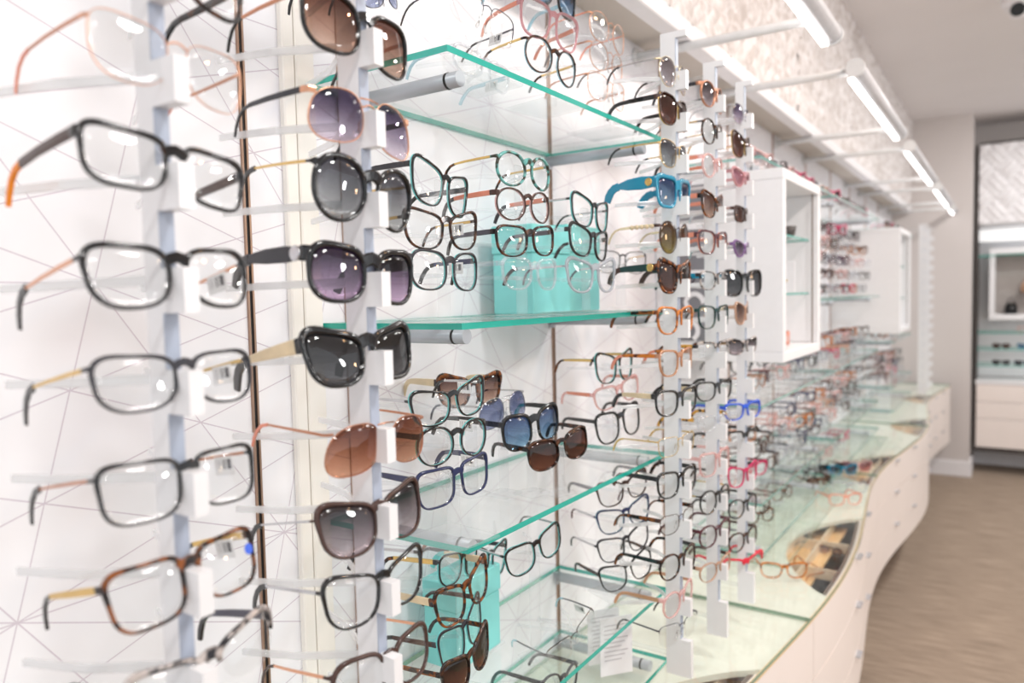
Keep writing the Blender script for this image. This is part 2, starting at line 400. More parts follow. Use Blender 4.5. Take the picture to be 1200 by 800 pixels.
# ------------------------------------------------------------------ glass shelves and their brackets
def shelf(y0, y1, z, x1, label, tracks, x0=.004, th=.009, edge='edge'):
    t = thing('glass_shelf', label, 'shelf', ((x0+x1)/2, (y0+y1)/2, z))
    hx, hy = (x1-x0)/2, (y1-y0)/2
    m = MB().box((-hx, -hy, -th), (hx, hy, 0)); m.m = [0, 0, 1, 1, 1, 1]
    m.build('glass_pane', [S['glass'], S[edge]], t)
    for y in tracks:
        b = MB().tube([(-hx+.002, y-(y0+y1)/2, -th-.0125), (hx-.035, y-(y0+y1)/2, -th-.0125)], .0115, 14).build('bracket_tube', S['tube'], t)
        MB().tube([(hx-.058, y-(y0+y1)/2, -th-.0125), (hx-.054, y-(y0+y1)/2, -th-.0125)], .0121, 14).build('rubber_ring', S['rubber'], b)
        MB().box((-hx+.0005, y-(y0+y1)/2-.007, -th-.03), (-hx+.008, y-(y0+y1)/2+.007, -th+.0005-.001)).build('wall_bracket', S['metal'], b)
names = ['top', 'second', 'third', 'fourth', 'fifth']
for z, nm in zip((2.036, 1.667, 1.354, 1.050, .890), names):
    shelf(.806 if z < 2.03 else .79, 1.528, z, .28, '%s glass shelf of the nearest bay, between second and third posts' % nm, (.863, 1.511))
FB = [(2.294, 3.45, (2.40, 3.3)), (3.47, 4.80, (3.6, 4.7)), (5.5, 6.6, (5.6, 6.5))]
bays = ['past the third group of posts', 'around the second white display box', 'near the far post']
for (a, b, tr), nm in zip(FB, bays):
    for z, lv in ((.890, 'lowest'), (1.050, 'second lowest'), (1.354, 'middle'), (1.667, 'fourth'), (2.11, 'topmost')):
        if a < 2.9 and z == 1.667: a2 = 2.72
        else: a2 = a
        shelf(a2, b, z, .28, '%s glass shelf in the far bay %s' % (lv, nm), [y for y in tr if y > a2], edge='faredge')

# ------------------------------------------------------------------ counter
def xf(y): return .456+.046*math.cos(2*PI*(y-2.42)/2.74)
HB, HT = .34, .85
Y0, Y1 = .2, 7.6
ctr = thing('display_counter', 'long floating counter with wavy cream drawer front under the wall', 'counter', (.22, 3.9, HB))
cinv = Vector((-.22, -3.9, -HB))
def cpart(mb, name, m):
    o = mb.build(name, m, ctr); o.location = cinv; return o
def wave_strip(y0, y1, z0, z1, xa, xb, n=None):
    n = n or max(4, int((y1-y0)/.07)); m = MB()
    rings = []
    for i in range(n+1):
        y = y0+(y1-y0)*i/n; x = xf(y); rings.append([(x+xa, y, z0), (x+xb, y, z0), (x+xb, y, z1), (x+xa, y, z1)])
    return m.loft(rings, 0, True, True, False)
# carcass: back box and base, with an inner dark skin behind the drawer fronts
cpart(wave_strip(Y0, Y1, HB+.004, HT-.022, -.030, -.019), 'front_backing', S['seam'])
cpart(MB().box((.001, Y0, HB), (.38, Y1, HB+.02)), 'base_board', S['counter'])
cpart(MB().box((.001, Y0, HB+.021), (.40, Y0+.018, HT-.02)), 'end_panel', S['counter'])
cpart(MB().box((.001, Y1-.018, HB+.021), (.38, Y1, HT-.02)), 'end_panel', S['counter'])
cpart(wave_strip(Y0, Y1, HT-.020, HT-.0105, -.0065, 0), 'edge_band', S['counteredge'])
cuts = [Y0, 2.03, 3.78, 5.15, 6.5, Y1]
rows = [(HB, .495), (.499, .665), (.669, HT-.021)]
for a, b in zip(cuts, cuts[1:]):
    for z0, z1 in rows:
        fr = cpart(wave_strip(a+.0025, b-.0025, z0, z1, -.018, 0), 'drawer_front', S['counter'])
        yc = (a+b)/2-.1
        for yy in ((a*.65+b*.35), (a*.35+b*.65)):
            h = MB().box((xf(yy)-.004, yy-.026, z1-.014), (xf(yy)+.016, yy+.026, z1-.008), bev=.001).build('drawer_pull', S['metal'], fr)
# inner white panel with leaf shaped windows, trays below
leaves = [(.82, 1.68), (2.19, 3.03), (3.56, 4.30), (4.90, 5.62), (6.3, 6.95)]
def xin(y):
    for a, b in leaves:
        if a < y < b:
            return xf(y)-.007-.205*math.sin(PI*(y-a)/(b-a))**.75
    return xf(y)-.007
m = MB(); rings = []
yy = np.unique(np.concatenate([np.linspace(Y0, Y1, 60)]+[np.linspace(a, b, 25) for a, b in leaves]))
for y in yy: rings.append([(.002, y, HT-.026), (xin(y), y, HT-.026), (xin(y), y, HT-.0115), (.002, y, HT-.0115)])
cpart(m.loft(rings, 0, True, True, False), 'inner_panel', S['innertop'])
for k, (a, b) in enumerate(leaves):
    tr = cpart(MB().box((.16, a-.03, HT-.075), (.40, b+.03, HT-.068)), 'wooden_tray', S['wood'])
    th = .006
    for j in range(1, 3):
        y = a+(b-a)*(j/3); x1 = xf(y)-.034
        MB().box((.165, y-th/2, HT-.068), (x1, y+th/2, HT-.034)).build('tray_divider', S['woodlight'], tr)
    for x in (.27, .36):
        MB().box((x-th/2, a, HT-.068), (x+th/2, b, HT-.034)).build('tray_divider', S['woodlight'], tr)
# glass tops
gc = [Y0, 1.993, 3.74, 5.25, Y1]
for a, b in zip(gc, gc[1:]):
    rings = []; n = int((b-a)/.06)
    for i in range(n+1):
        y = a+.002+(b-a-.004)*i/n; rings.append([(.003, y, HT-.010), (xf(y)+.003, y, HT-.010), (xf(y)+.003, y, HT-.001), (.003, y, HT-.001)])
    m = MB().loft(rings, 0, True, True, False)
    for i, f in enumerate(m.f):
        xs = [m.v[j] for j in f]; zs = {round(p[2], 5) for p in xs}
        m.m[i] = 0 if len(zs) == 1 else 1
    cpart(m, 'glass_top', [S['ctrglass'], S['ctredge']])
t = thing('glass_riser', 'glass plate lying on the counter along the wall beyond the posts', 'glass plate', (.17, 3.5, HT))
m = MB().box((-.165, -1.18, 0), (.172, 1.2, .0045)); m.m = [0, 0, 1, 1, 1, 1]; m.build('glass_pane', [S['ctrglass'], S['ctredge']], t)

# ------------------------------------------------------------------ display posts
GZ = 1.531; GP = .0815
def post(y, z0, z1, label, xb=.285, xn=.315, xt=.345, arms=True, rest=1):
    t = thing('display_post', label, 'display post', (xb, y, z0), group='toothed white display posts')
    ks = [k for k in range(-12, 12) if GZ+k*GP > z0+.085 and GZ+k*GP+.036 < z1-.005]
    poly = [(0, 0), (xn-xb, 0)]
    poly[1] = (xt-xb, 0)
    first = True
    for k in ks:
        zb = GZ+k*GP-z0
        if first:
            poly += [(xt-xb, max(.01, zb-.052)), (xn-xb, max(.01, zb-.052))]; first = False
        poly += [(xn-xb, zb), (xt-xb, zb), (xt-xb, zb+.036), (xn-xb, zb+.036)]
    poly += [(xn-xb, z1-z0-.012), (xt-xb, z1-z0-.012), (xt-xb, z1-z0), (0, z1-z0)]
    MB().prism(poly, 1, -.0065, .0065).build('toothed_plate', S['post'], t)
    MB().box((xn-xb-.001, -.0063, max(.03, GZ+ks[0]*GP-z0-.05)), (xn-xb+.0014, .0063, z1-z0-.013)).build('grey_edge_strip', S['strip'], t)
    if arms:
        me = None
        for k in ks:
            for s in (-1, 1):
                if me is None or (k, s) == (ks[0], 1):
                    mb = MB().tube([(-.001, s*.004, 0), (-.06, s*.04, -.002), (-.125, s*.062, -.004)], [(.0016, .0045), (.0016, .004), (.0016, .0035)], flat=True)
                    if s == -1: o = mb.build('temple_rest', S['rest'], t); meA = o.data
                    else: o = mb.build('temple_rest', S['rest'], t); meB = o.data
                    me = 1
                else: o = link('temple_rest', meA if s == -1 else meB, t)
                o.location = (0, 0, GZ+k*GP-z0+.027); o.scale = (rest, 1, 1)
    for z in (.04, z1-z0-.03):
        MB().tube([(-xb+.001, 0, z), (.002, 0, z)], .005, 10).build('wall_standoff', S['acrylic'], t)
    return t
post(.348, .90, 2.235, 'nearest white toothed display post at the left edge', .312, .335, .366)
post(.567, .90, 2.235, 'second toothed post, loaded with big sunglasses', .314, .344, .367)
post(1.43, .913, 2.215, 'third toothed post, at the far end of the glass shelves', .319, .350, .372, rest=.62)
post(1.657, .908, 2.213, 'fourth toothed post, middle of the three standing together', .327, .354, .374)
post(1.868, .912, 2.217, 'fifth toothed post, beside the first white display box', .335, .356, .376)
post(6.62, .87, 2.2, 'nearest of three empty toothed posts before the greige stub wall', .32, .35, .38, arms=False)
post(6.92, .87, 2.2, 'middle one of three empty toothed posts before the greige stub wall', .32, .35, .38, arms=False)
post(7.22, .87, 2.2, 'farthest of three empty toothed posts before the greige stub wall', .32, .35, .38, arms=False)

# ------------------------------------------------------------------ eyewear
SHAPES = {           # exponent above / below, taper, lift, droop (aviator)
 'rect': (4.6, 3.0, .07, .06, 0), 'soft': (3.6, 2.5, .08, .10, 0), 'cat': (3.9, 2.6, .13, .30, 0), 'round': (2.15, 2.05, .02, .05, 0),
 'square': (4.8, 3.2, .07, .06, 0), 'avi': (2.6, 2.3, -.10, -.08, .22), 'oval': (2.1, 2.1, 0, .02, 0), 'big': (3.0, 2.5, .02, .10, 0), 'heart': (2.6, 2.2, .28, .36, 0)}
def outline(shape, w, h, n):
    eu, el, tp, lift, dr = SHAPES[shape]; pts = []
    for k in range(n):
        a = 2*PI*k/n; c, s = math.cos(a), math.sin(a)
        e = eu if s > 0 else el
        x = math.copysign(abs(c)**(2/e), c); z = math.copysign(abs(s)**(2/e), s)
        X = x*(1+tp*z*.8)                       # +x = outer side
        if z < 0: X += .10*(-z)*(1-abs(x))      # nasal cut
        Z = z + lift*x*(.5+.5*max(z, -.4))
        if dr: X += dr*(-z)*.35; Z -= dr*.25*(x > 0)*(z < 0)*x
        pts.append((X*w/2, Z*h/2))
    return pts
def normals(pts):
    n = len(pts); out = []
    for i in range(n):
        a = pts[i-1]; b = pts[(i+1) % n]; d = (b[0]-a[0], b[1]-a[1]); l = math.hypot(*d) or 1
        out.append((d[1]/l, -d[0]/l))
    return out
def wrap(x): return x*x/(2*.25)
def glasses_geo(sp, lo=False):
    """returns dict of MBs in local space: x along the front, +y back along the temples, z up"""
    n = sp.get('n', 14 if lo else 36); Wd = sp.get('W', .138); br = sp.get('br', .0135); rim = sp.get('rim', .0022); rim *= 1.15 if rim > .0015 else 1; dp = sp.get('dp', .004)
    h = sp['h']; w = (Wd-br-.003)/2-rim*1.5; style = sp.get('style', 'full'); shape = sp.get('shape', 'soft')
    cx = br/2+rim+w/2
    out = outline(shape, w, h, n); nr = normals(out)
    G = {'frame': MB(), 'back': MB(), 'lens': [], 'temple': [], 'tip': [], 'pad': []}
    F = G['frame']; two = sp.get('back') is not None
    zt = max(p[1] for p in out)
    def ring(mb, sgn, y0, y1, grow, keep):
        rs = []
        for (x, z), (nx, nz) in zip(out, nr):
            t = rim*grow*(1+sp.get('brow', .35)*max(0, z/h*2)+sp.get('corner', .9)*max(0, abs(x)/w*2-.2)*max(0, z/h*2-.2))
            X = sgn*(cx+x); yb = wrap(cx+x)
            if lo: pr = [(0, y0), (t, y0), (t, y1), (0, y1)]
            else: pr = [(0, y0), (t*.65, y0), (t, y0+(y1-y0)*.3), (t, y1-(y1-y0)*.2), (t*.75, y1), (0, y1)]
            rs.append([(sgn*(cx+x+nx*r), yb+d, z+nz*r) for r, d in pr])
        if keep is not None:
            idx = [i for i in range(n) if keep(out[i])]
            # rotate so the run is contiguous
            st = next((i for i in idx if (i-1) % n not in idx), idx[0])
            run = [(st+k) % n for k in range(len(idx))]
            mb.loft([rs[i] for i in run], 0, True, True, not lo)
        else:
            mb.loft(rs+[rs[0]], 0, True, False, not lo)
    keep = (lambda p: p[1] > h*.02) if style == 'half' else None
    for s in (-1, 1):
        if style != 'rimless':
            if two:
                ring(F, s, -dp/2, dp*.02, 1, keep); ring(G['back'], s, dp*.02, dp*.62, .95, keep)
            else: ring(F, s, -dp/2, dp/2, 1, keep)
        # lens
        lm = MB(); k = 2 if lo else 4; th = .0008; vs = []; fs = []
        for face, off in ((0, -th), (1, th)):
            for r in range(k+1):
                q = r/k
                for (x, z) in out:
                    xx, zz = x*q*1.01, z*q*1.01; bulge = .0022*(1-q*q)
                    vs.append((s*(cx+xx), wrap(cx+xx)+off-bulge, zz))
        per = (k+1)*n
        for face in (0, 1):
            for r in range(k):
                for j in range(n):
                    a = face*per+r*n+j; b = face*per+r*n+(j+1) % n; fs.append((a, b, b+n, a+n) if not face else (a, a+n, b+n, b))
        for j in range(n):
            a = k*n+j; b = k*n+(j+1) % n; fs.append((a, b, b+per, a+per))
        lm.add(vs, fs, 0, True); G['lens'].append(lm)
        # end piece and temple
        zh = sp.get('zh', .36)*h; hx = Wd/2
        ox = cx+max([p[0] for p in out if abs(p[1]-zh) < h*.14] or [w/2])
        ht = sp.get('th', .0035); tt = sp.get('tt', .0016)
        yb = wrap(hx)
        F.tube([(s*(ox-.001), wrap(ox)-dp*.1, zh), (s*(hx-.002), yb-dp*.1, zh), (s*hx, yb+.004, zh), (s*hx, yb+.009, zh)],
               [(dp*.45, max(ht, rim)), (dp*.4, max(ht, rim)), (tt*1.2, ht*1.05), (tt*1.2, ht)], 6, flat=True)
        L1 = sp.get('L', .082); ta = sp.get('fold', 0)
        kx = lambda d: s*(hx-.02*ta*d/.1)
        main = [(s*hx, yb+.009, zh), (s*(hx+.0005), yb+.03, zh-.0003), (s*(hx+.0005), yb+.06, zh-.001), (s*(hx-.001), yb+L1, zh-.002)]
        hts = sp.get('tprof', (1, 1, .9, .75))
        tip = [main[-1], (s*(hx-.0015), yb+L1+.010, zh-.0045), (s*(hx-.002), yb+L1+.018, zh-.011), (s*(hx-.003), yb+L1+.024, zh-.020), (s*(hx-.004), yb+L1+.028, zh-.030)]
        a = MB(); a.tube(main, [(tt, ht*q) for q in hts], 6, flat=True); G['temple'].append(a)
        b = MB(); e = sp.get('tipw', max(.0016, ht*.75)); b.tube(tip, [(tt*1.05, e), (tt*1.1, e), (tt*1.1, e), (tt*1.1, e*1.1), (tt, e*.9)], 6, flat=True, up=(0, .3, 1)); G['tip'].append(b)
        if sp.get('pads'):
            px = br/2-.001
            pm = MB(); pm.tube([(s*(px-.001), .0085, -.10*h), (s*(px), .009, -.10*h-.004), (s*(px+.003), .0085, -.10*h-.011), (s*(px+.0035), .0085, -.10*h-.012)], [(.0006, .001), (.0012, .003), (.0012, .003), (.0006, .001)], 8)
            G['pad'].append(pm)
            F.tube([(s*(br/2+rim*.5), .001, .04*h), (s*(px+.001), .007, .0), (s*px, .008, -.10*h-.004)], .0005, 5)
    bz = sp.get('bz', .29)*h; q = br/2+rim*.6; bt = sp.get('bt', max(rim*1.65, .0012))
    arch = sp.get('arch', .003)
    F.tube([(-q-.0012, -.0002, bz-arch*.3), (-q*.55, -.0008, bz+arch*.6), (0, -.0012, bz+arch), (q*.55, -.0008, bz+arch*.6), (q+.0012, -.0002, bz-arch*.3)], [(dp*.42, bt)]*5, 6, flat=not (rim < .0013))
    if shape == 'avi': F.tube([(-q-.004, 0, h*.44), (0, -.001, h*.46), (q+.004, 0, h*.44)], .0009, 6)
    return G
def make_glasses(loc, yaw, roll, sp, label, cat=None, group=None, pitch=0):
    sun = sp.get('lens', 'clear') != 'clear'
    name = 'sunglasses' if sun else 'eyeglasses'
    t = thing(name, label, cat or name, loc, 0, group)
    t.rotation_euler = (Matrix.Rotation(PI/2+yaw, 3, 'Z') @ Matrix.Rotation(-roll, 3, 'Y') @ Matrix.Rotation(pitch, 3, 'X')).to_euler()
    G = glasses_geo(sp)
    fm = M[sp.get('front', 'black')]; tm = M[sp.get('temple', sp.get('front', 'black'))]; pm = M[sp.get('tip', sp.get('temple', sp.get('front', 'black')))]
    G['frame'].build('frame_front', fm, t)
    if sp.get('back'): o = G['back'].build('frame_back', M[sp['back']], t)
    for l in G['lens']: l.build('lens', LENS[sp.get('lens', 'clear')], t)
    for a, b in zip(G['temple'], G['tip']):
        o = a.build('temple', tm, t)
        b.build('temple_tip', pm, o)
    if sp.get('beads'):
        hx = sp['W']/2; zh = .36*sp['h']; tp_ = [c for c in t.children if c.name.startswith('temple')]
        for s_, par in ((-1, tp_[0]), (1, tp_[1])):
            for k in range(5):
                y_ = .024+.0105*k; MB().loft([[(s_*(hx+.0005)+.0045*math.cos(2*PI*j/10)*math.cos(e), y_+.0048*math.sin(e), zh-.001+.0048*math.sin(2*PI*j/10)*math.cos(e)) for j in range(10)] for e in (-1.4, -.8, 0, .8, 1.4)]).build('pearl', M['cream'], par)
    for p in G['pad']: p.build('nose_pad', M['pad'], t)
    if sp.get('tag'):
        hx = sp.get('W', .138)/2; zh = .36*sp['h']
        MB().box((hx-.0035, .032, zh-.018), (hx-.0029, .060, zh-.001)).build('price_tag', M['barcode'], t)
    if sp.get('medal'):
        hx = sp.get('W', .138)/2; zh = .36*sp['h']
        r = sp['medal']; mb = MB()
        for s in (-1, 1):
            MB().loft([[(s*(hx+d), .026+.008*math.cos(2*PI*k/16)*q, zh+.008*math.sin(2*PI*k/16)*q) for k in range(16)] for d, q in ((.0016, 1), (.003, .95), (.0034, .7))]).build('medallion', M[r], t)
    if sp.get('sticker'):
        Wd = sp.get('W', .138)
        MB().loft([[(Wd*.44+.004*math.cos(2*PI*k/14), wrap(Wd*.44)-.0032+d, .12*sp['h']+.005*math.sin(2*PI*k/14)) for k in range(14)] for d in (-.0002, .0002)]).build('lens_sticker', M['blue'], t)
    return t
def solve(uL, vL, uR, vR, X, Wd=.138, y=None):
    """bridge position in the plane x = X and turn about z that span the two outer edges seen in the photograph"""
    best = None
    for yd in range(-55, 56):
        a = math.radians(yd); d = np.array([-math.sin(a), math.cos(a), 0])
        c0 = at_x((uL+uR)/2, (vL+vR)/2, X)
        for it in range(4):
            pa = proj(c0-d*Wd/2); pb = proj(c0+d*Wd/2); mid = (pa[0]+pb[0])/2
            u0, v0, _ = proj(c0); c0 = at_x(u0+(uL+uR)/2-mid, v0, X)
        err = abs((pb[0]-pa[0])-(uR-uL))+.02*abs(yd)
        if best is None or err < best[0]: best = (err, a, c0)
    _, a, c = best
    d = np.array([-math.sin(a), math.cos(a), 0])
    zl = c-d*Wd/4; zr = c+d*Wd/4
    ql = ray(0, 0)
    def zat(p, v):   # height at which plan point p shows at row v
        u = proj(p)[0]; lo, hi = .2, 3.2
        for _ in range(40):
            mz = (lo+hi)/2; 
            if proj((p[0], p[1], mz))[1] > v: lo = mz
            else: hi = mz
        return (lo+hi)/2
    a1, a2 = zat(zl, vL), zat(zr, vR)
    return np.array([c[0], c[1], (a1+a2)/2]), a, max(-.35, min(.35, math.atan2(a2-a1, Wd/2)))
LOG = []
def put(uL, vL, uR, vR, hpx, X, sp, label, group, pitch=0, Wd=None):
    sp = dict(sp); W_ = Wd or sp.get('W', .138); sp['W'] = W_
    p, a, r = solve(uL, vL, uR, vR, X, W_)
    d = np.array([-math.sin(a), math.cos(a), 0]); dep = proj(p-d*W_/4)[2]
    sp.setdefault('h', hpx*dep/FPX)
    LOG.append((label, p.round(3), round(math.degrees(a)), round(math.degrees(r)), round(sp['h'], 3)))
    p = p+np.array([math.cos(a), math.sin(a), 0])*wrap(W_/2)
    make_glasses(tuple(p), a, r, sp, label, group=group, pitch=pitch)
    return p, a
def thin(**k): d = dict(corner=0, brow=0, br=.016, rim=.0009, dp=.0016, pads=True, th=.0014, tt=.0009, tipw=.0018, bt=.0009); d.update(k); return d
def ace(**k): d = dict(rim=.0024, dp=.0044, th=.0038, tt=.0017); d.update(k); return d
def post_put(uL, vL, uR, vR, hpx, ypost, X, sp, label, group, drop=0):
    """glasses hung on a tooth: bridge on the post, facing straight out, width from the photograph"""
    a = at_x(uL, vL, X)[1]; b = at_x(uR, vR, X)[1]
    W_ = max(.126, min(.15, b-a)); sp = dict(sp); sp['W'] = W_
    y = (a+b)/2
    z1 = at_x((uL*3+uR)/4, vL, X); z2 = at_x((uL+uR*3)/4, vR, X)
    dep = proj(z1)[2]; sp.setdefault('h', hpx*dep/FPX)
    roll = max(-.12, min(.12, math.atan2(z2[2]-z1[2], z2[1]-z1[1])))
    LOG.append((label, X, y, (z1[2]+z2[2])/2, 'W', round(b-a, 3), 'roll', round(math.degrees(roll), 1), 'h', round(sp['h'], 3)))
    make_glasses((X+wrap(W_/2), y, (z1[2]+z2[2])/2), 0, roll, sp, label, group=group, pitch=-math.radians(drop))

g1 = 'glasses on the nearest post'
P1 = [
 ((100, -68, 283, -14), 70, ace(front='dtort', shape='rect', tip='black'), 'dark frame at the top of the nearest post, cut by the picture edge'),
 ((100, 60, 283, 93), 78, thin(front='rose', temple='copper', tip='peach', shape='soft', style='full', rim=.0006), 'thin rose gold framed glasses high on the nearest post'),
 ((91, 186, 284, 212), 66, ace(front='black', temple='brown', tip='orange', shape='rect', rim=.0023, th=.0042, tprof=(1, 1, .9, .9)), 'black glasses with thick temples and orange tips on the nearest post'),
 ((97, 324, 288, 326), 70, ace(front='black', temple='rose', tip='black', shape='soft', th=.0016, tt=.001, tipw=.004, tag=1, pads=1), 'dark framed glasses with rose gold temples at middle of nearest post'),
 ((106, 449, 294, 441), 62, ace(front='charcoal', temple='gold', tip='black', shape='soft', rim=.0017, th=.0016, tt=.001, tipw=.0036, tag=1, pads=1), 'charcoal glasses with thin gold temples, below middle of nearest post'),
 ((113, 576, 297, 557), 66, ace(front='black', temple='copper', tip='black', shape='square', rim=.0018, th=.0014, tt=.001, tipw=.003, tag=1), 'black squared glasses with slim copper temples low on the nearest post'),
 ((124, 696, 298, 661), 68, ace(front='tort', temple='gold', tip='black', shape='square', rim=.0021, th=.003, tt=.0013, tag=1, sticker=1), 'tortoiseshell glasses with gold temples and blue sticker on the nearest post'),
 ((150, 810, 320, 760), 58, ace(front='gtort', temple='gun', tip='black', shape='cat', style='half', rim=.0026), 'grey mottled browline glasses at the bottom of the nearest post'),
]
for (b, hp, sp, lb), pt in zip(P1, (4, 4, 8, 12, 10, 10, 14, 10)): post_put(*b, hp, .36, .340, dict(sp, L=.090), lb, g1, pt)
g2 = 'glasses on the second post'
P2 = [
 ((352, 28, 475, 57), 66, ace(front='black', temple='copper', tip='black', lens='brown', shape='big', rim=.0026, th=.002, tt=.0012), 'oversized black sunglasses with pinkish brown lenses, topmost on second post'),
 ((360, 136, 479, 155), 62, thin(front='rose', temple='charcoal', tip='black', lens='purple', shape='avi', th=.003, rim=.0012), 'rose gold aviator sunglasses with violet lenses on the second post'),
 ((365, 222, 480, 236), 70, ace(front='black', temple='gold', tip='black', lens='grey', shape='round', rim=.0032, th=.0014, tt=.0010, tipw=.0028), 'round black sunglasses with grey lenses and thin gold temples'),
 ((358, 321, 483, 326), 60, ace(front='black', temple='charcoal', tip='black', lens='dpurple', shape='big', rim=.0036, th=.0075, tprof=(.8, 1.1, 1, .6), medal='silver'), 'black sunglasses with wide grey temples and silver medallion'),
 ((356, 420, 481, 413), 58, ace(front='black', temple='cream', tip='black', lens='dgrey', shape='cat', rim=.0036, th=.0075, tprof=(1, .9, .7, .45)), 'black sunglasses with broad cream temples on the second post'),
 ((373, 528, 501, 514), 60, thin(front='copper', temple='copper', tip='peach', lens='lbrown', shape='avi', rim=.0008), 'copper aviator sunglasses with plain brown lenses on the second post'),
 ((370, 620, 494, 598), 58, ace(front='brown', temple='silver', tip='black', lens='smoke', shape='cat', rim=.0024, th=.0012, tt=.0009, tipw=.0028), 'dark brown sunglasses with smoky gradient lenses and thin silver temples'),
 ((379, 703, 494, 677), 56, ace(front='black', temple='silver', tip='black', shape='cat', rim=.0021, th=.0018, tt=.001, tipw=.003), 'black optical cat-eye with silver temples under the smoky sunglasses'),
 ((388, 800, 501, 767), 58, ace(front='brown', temple='rose', tip='brown', shape='big', rim=.0026, th=.0016, tt=.001), 'brown and rose gold round glasses at bottom of second post'),
]
for (b, hp, sp, lb), pt in zip(P2, (2, 0, -3, 0, 10, -4, 10, 5, 5)): post_put(*b, hp, .608, .340, dict(sp, L=.088), lb, g2, pt)

def col(ypost, ub, X, items, group, where):
    """a column of glasses on a far post; ub is the row at which the near lens shows"""
    for uc, vc, hpx, wd, yawd, sp, lb in items:
        p = at_x(uc, vc, X); a = math.radians(yawd); sp = dict(sp); sp['W'] = wd
        near = np.array([X, ypost, 0])-np.array([-math.sin(a), math.cos(a), 0])*wd*.27
        q = near.copy(); lo, hi = .4, 3
        for _ in range(40):
            mz = (lo+hi)/2; q[2] = mz
            if proj(q)[1] > vc: lo = mz
            else: hi = mz
        sp.setdefault('h', hpx*proj(q)[2]/FPX)
        make_glasses((X, ypost, lo), a, 0, sp, lb, group=group)
sunb = dict(rim=.0026, dp=.0046, th=.004, tt=.0016)
C3 = [
 (780, 84, 34, .138, 0, thin(front='wgold', temple='silver', tip='black', lens='mirror', shape='round'), 'pale gold sunglasses topmost on the third post'),
 (787, 128, 34, .14, 0, ace(front='brown', temple='black', lens='dbrown', shape='soft', rim=.0018, th=.0045, back='gold'), 'brown lensed sunglasses with black temples high on third post'),
 (787, 180, 31, .138, 0, thin(front='gold', temple='gold', tip='black', lens='grey', shape='soft', rim=.0014), 'gold rimmed grey sunglasses just under top shelf end'),
 (783, 225, 31, .146, -4, ace(front='teal', lens='blue', shape='square', rim=.005, th=.0105, tt=.002, tprof=(1, 1.2, 1, .5), medal='gold'), 'thick turquoise sunglasses with gold medallion on the third post'),
 (788, 278, 37, .142, -2, thin(front='brown', temple='wgold', tip='cream', lens='olive', shape='round', rim=.0014, th=.003, beads=1), 'large round olive brown sunglasses on the third post'),
 (784, 325, 33, .142, -4, ace(front='tort', temple='dgreen', tip='brown', lens='dbrown', shape='cat', rim=.004, th=.007, medal='gold'), 'tortoiseshell sunglasses with dark green temples on the third post'),
 (786, 376, 29, .138, -8, ace(front='otort', temple='tort', tip='tort', shape='soft'), 'amber tortoiseshell glasses at second shelf height on third post'),
 (791, 426, 28, .136, -6, ace(front='amberc', temple='otort', tip='peach', shape='soft'), 'light orange crystal glasses on the third post'),
 (786, 473, 27, .138, -14, ace(front='black', temple='cream', tip='black', shape='soft', rim=.0028, th=.005), 'black glasses with cream temples on the third post'),
 (792, 524, 22, .136, -10, thin(front='gold', temple='gold', tip='gold', shape='square'), 'thin gold wire glasses at third shelf height'),
 (790, 569, 28, .138, -12, ace(front='black', temple='black', tip='dtort', shape='soft', rim=.0026, th=.0045), 'black glasses just below the third shelf end'),
 (790, 615, 22, .136, -8, thin(front='brown', temple='tort', tip='tort', shape='soft', th=.004, tt=.0014, rim=.0012), 'fine brown glasses with tortoiseshell temples on the third post'),
 (794, 665, 28, .136, -10, ace(front='dtort', temple='black', tip='tort', shape='round', rim=.0022), 'dark rounded glasses fading to amber, low on third post'),
 (790, 709, 27, .136, -4, ace(front='pinkc', temple='rose', tip='rose', shape='round'), 'pinkish crystal round glasses low on third post'),
 (794, 745, 26, .134, -14, thin(front='gun', temple='gun', tip='black', shape='rect', style='half'), 'gunmetal half rim glasses lowest on the third post'),
]
col(1.415, 0, .357, C3, 'glasses on the third post', '')
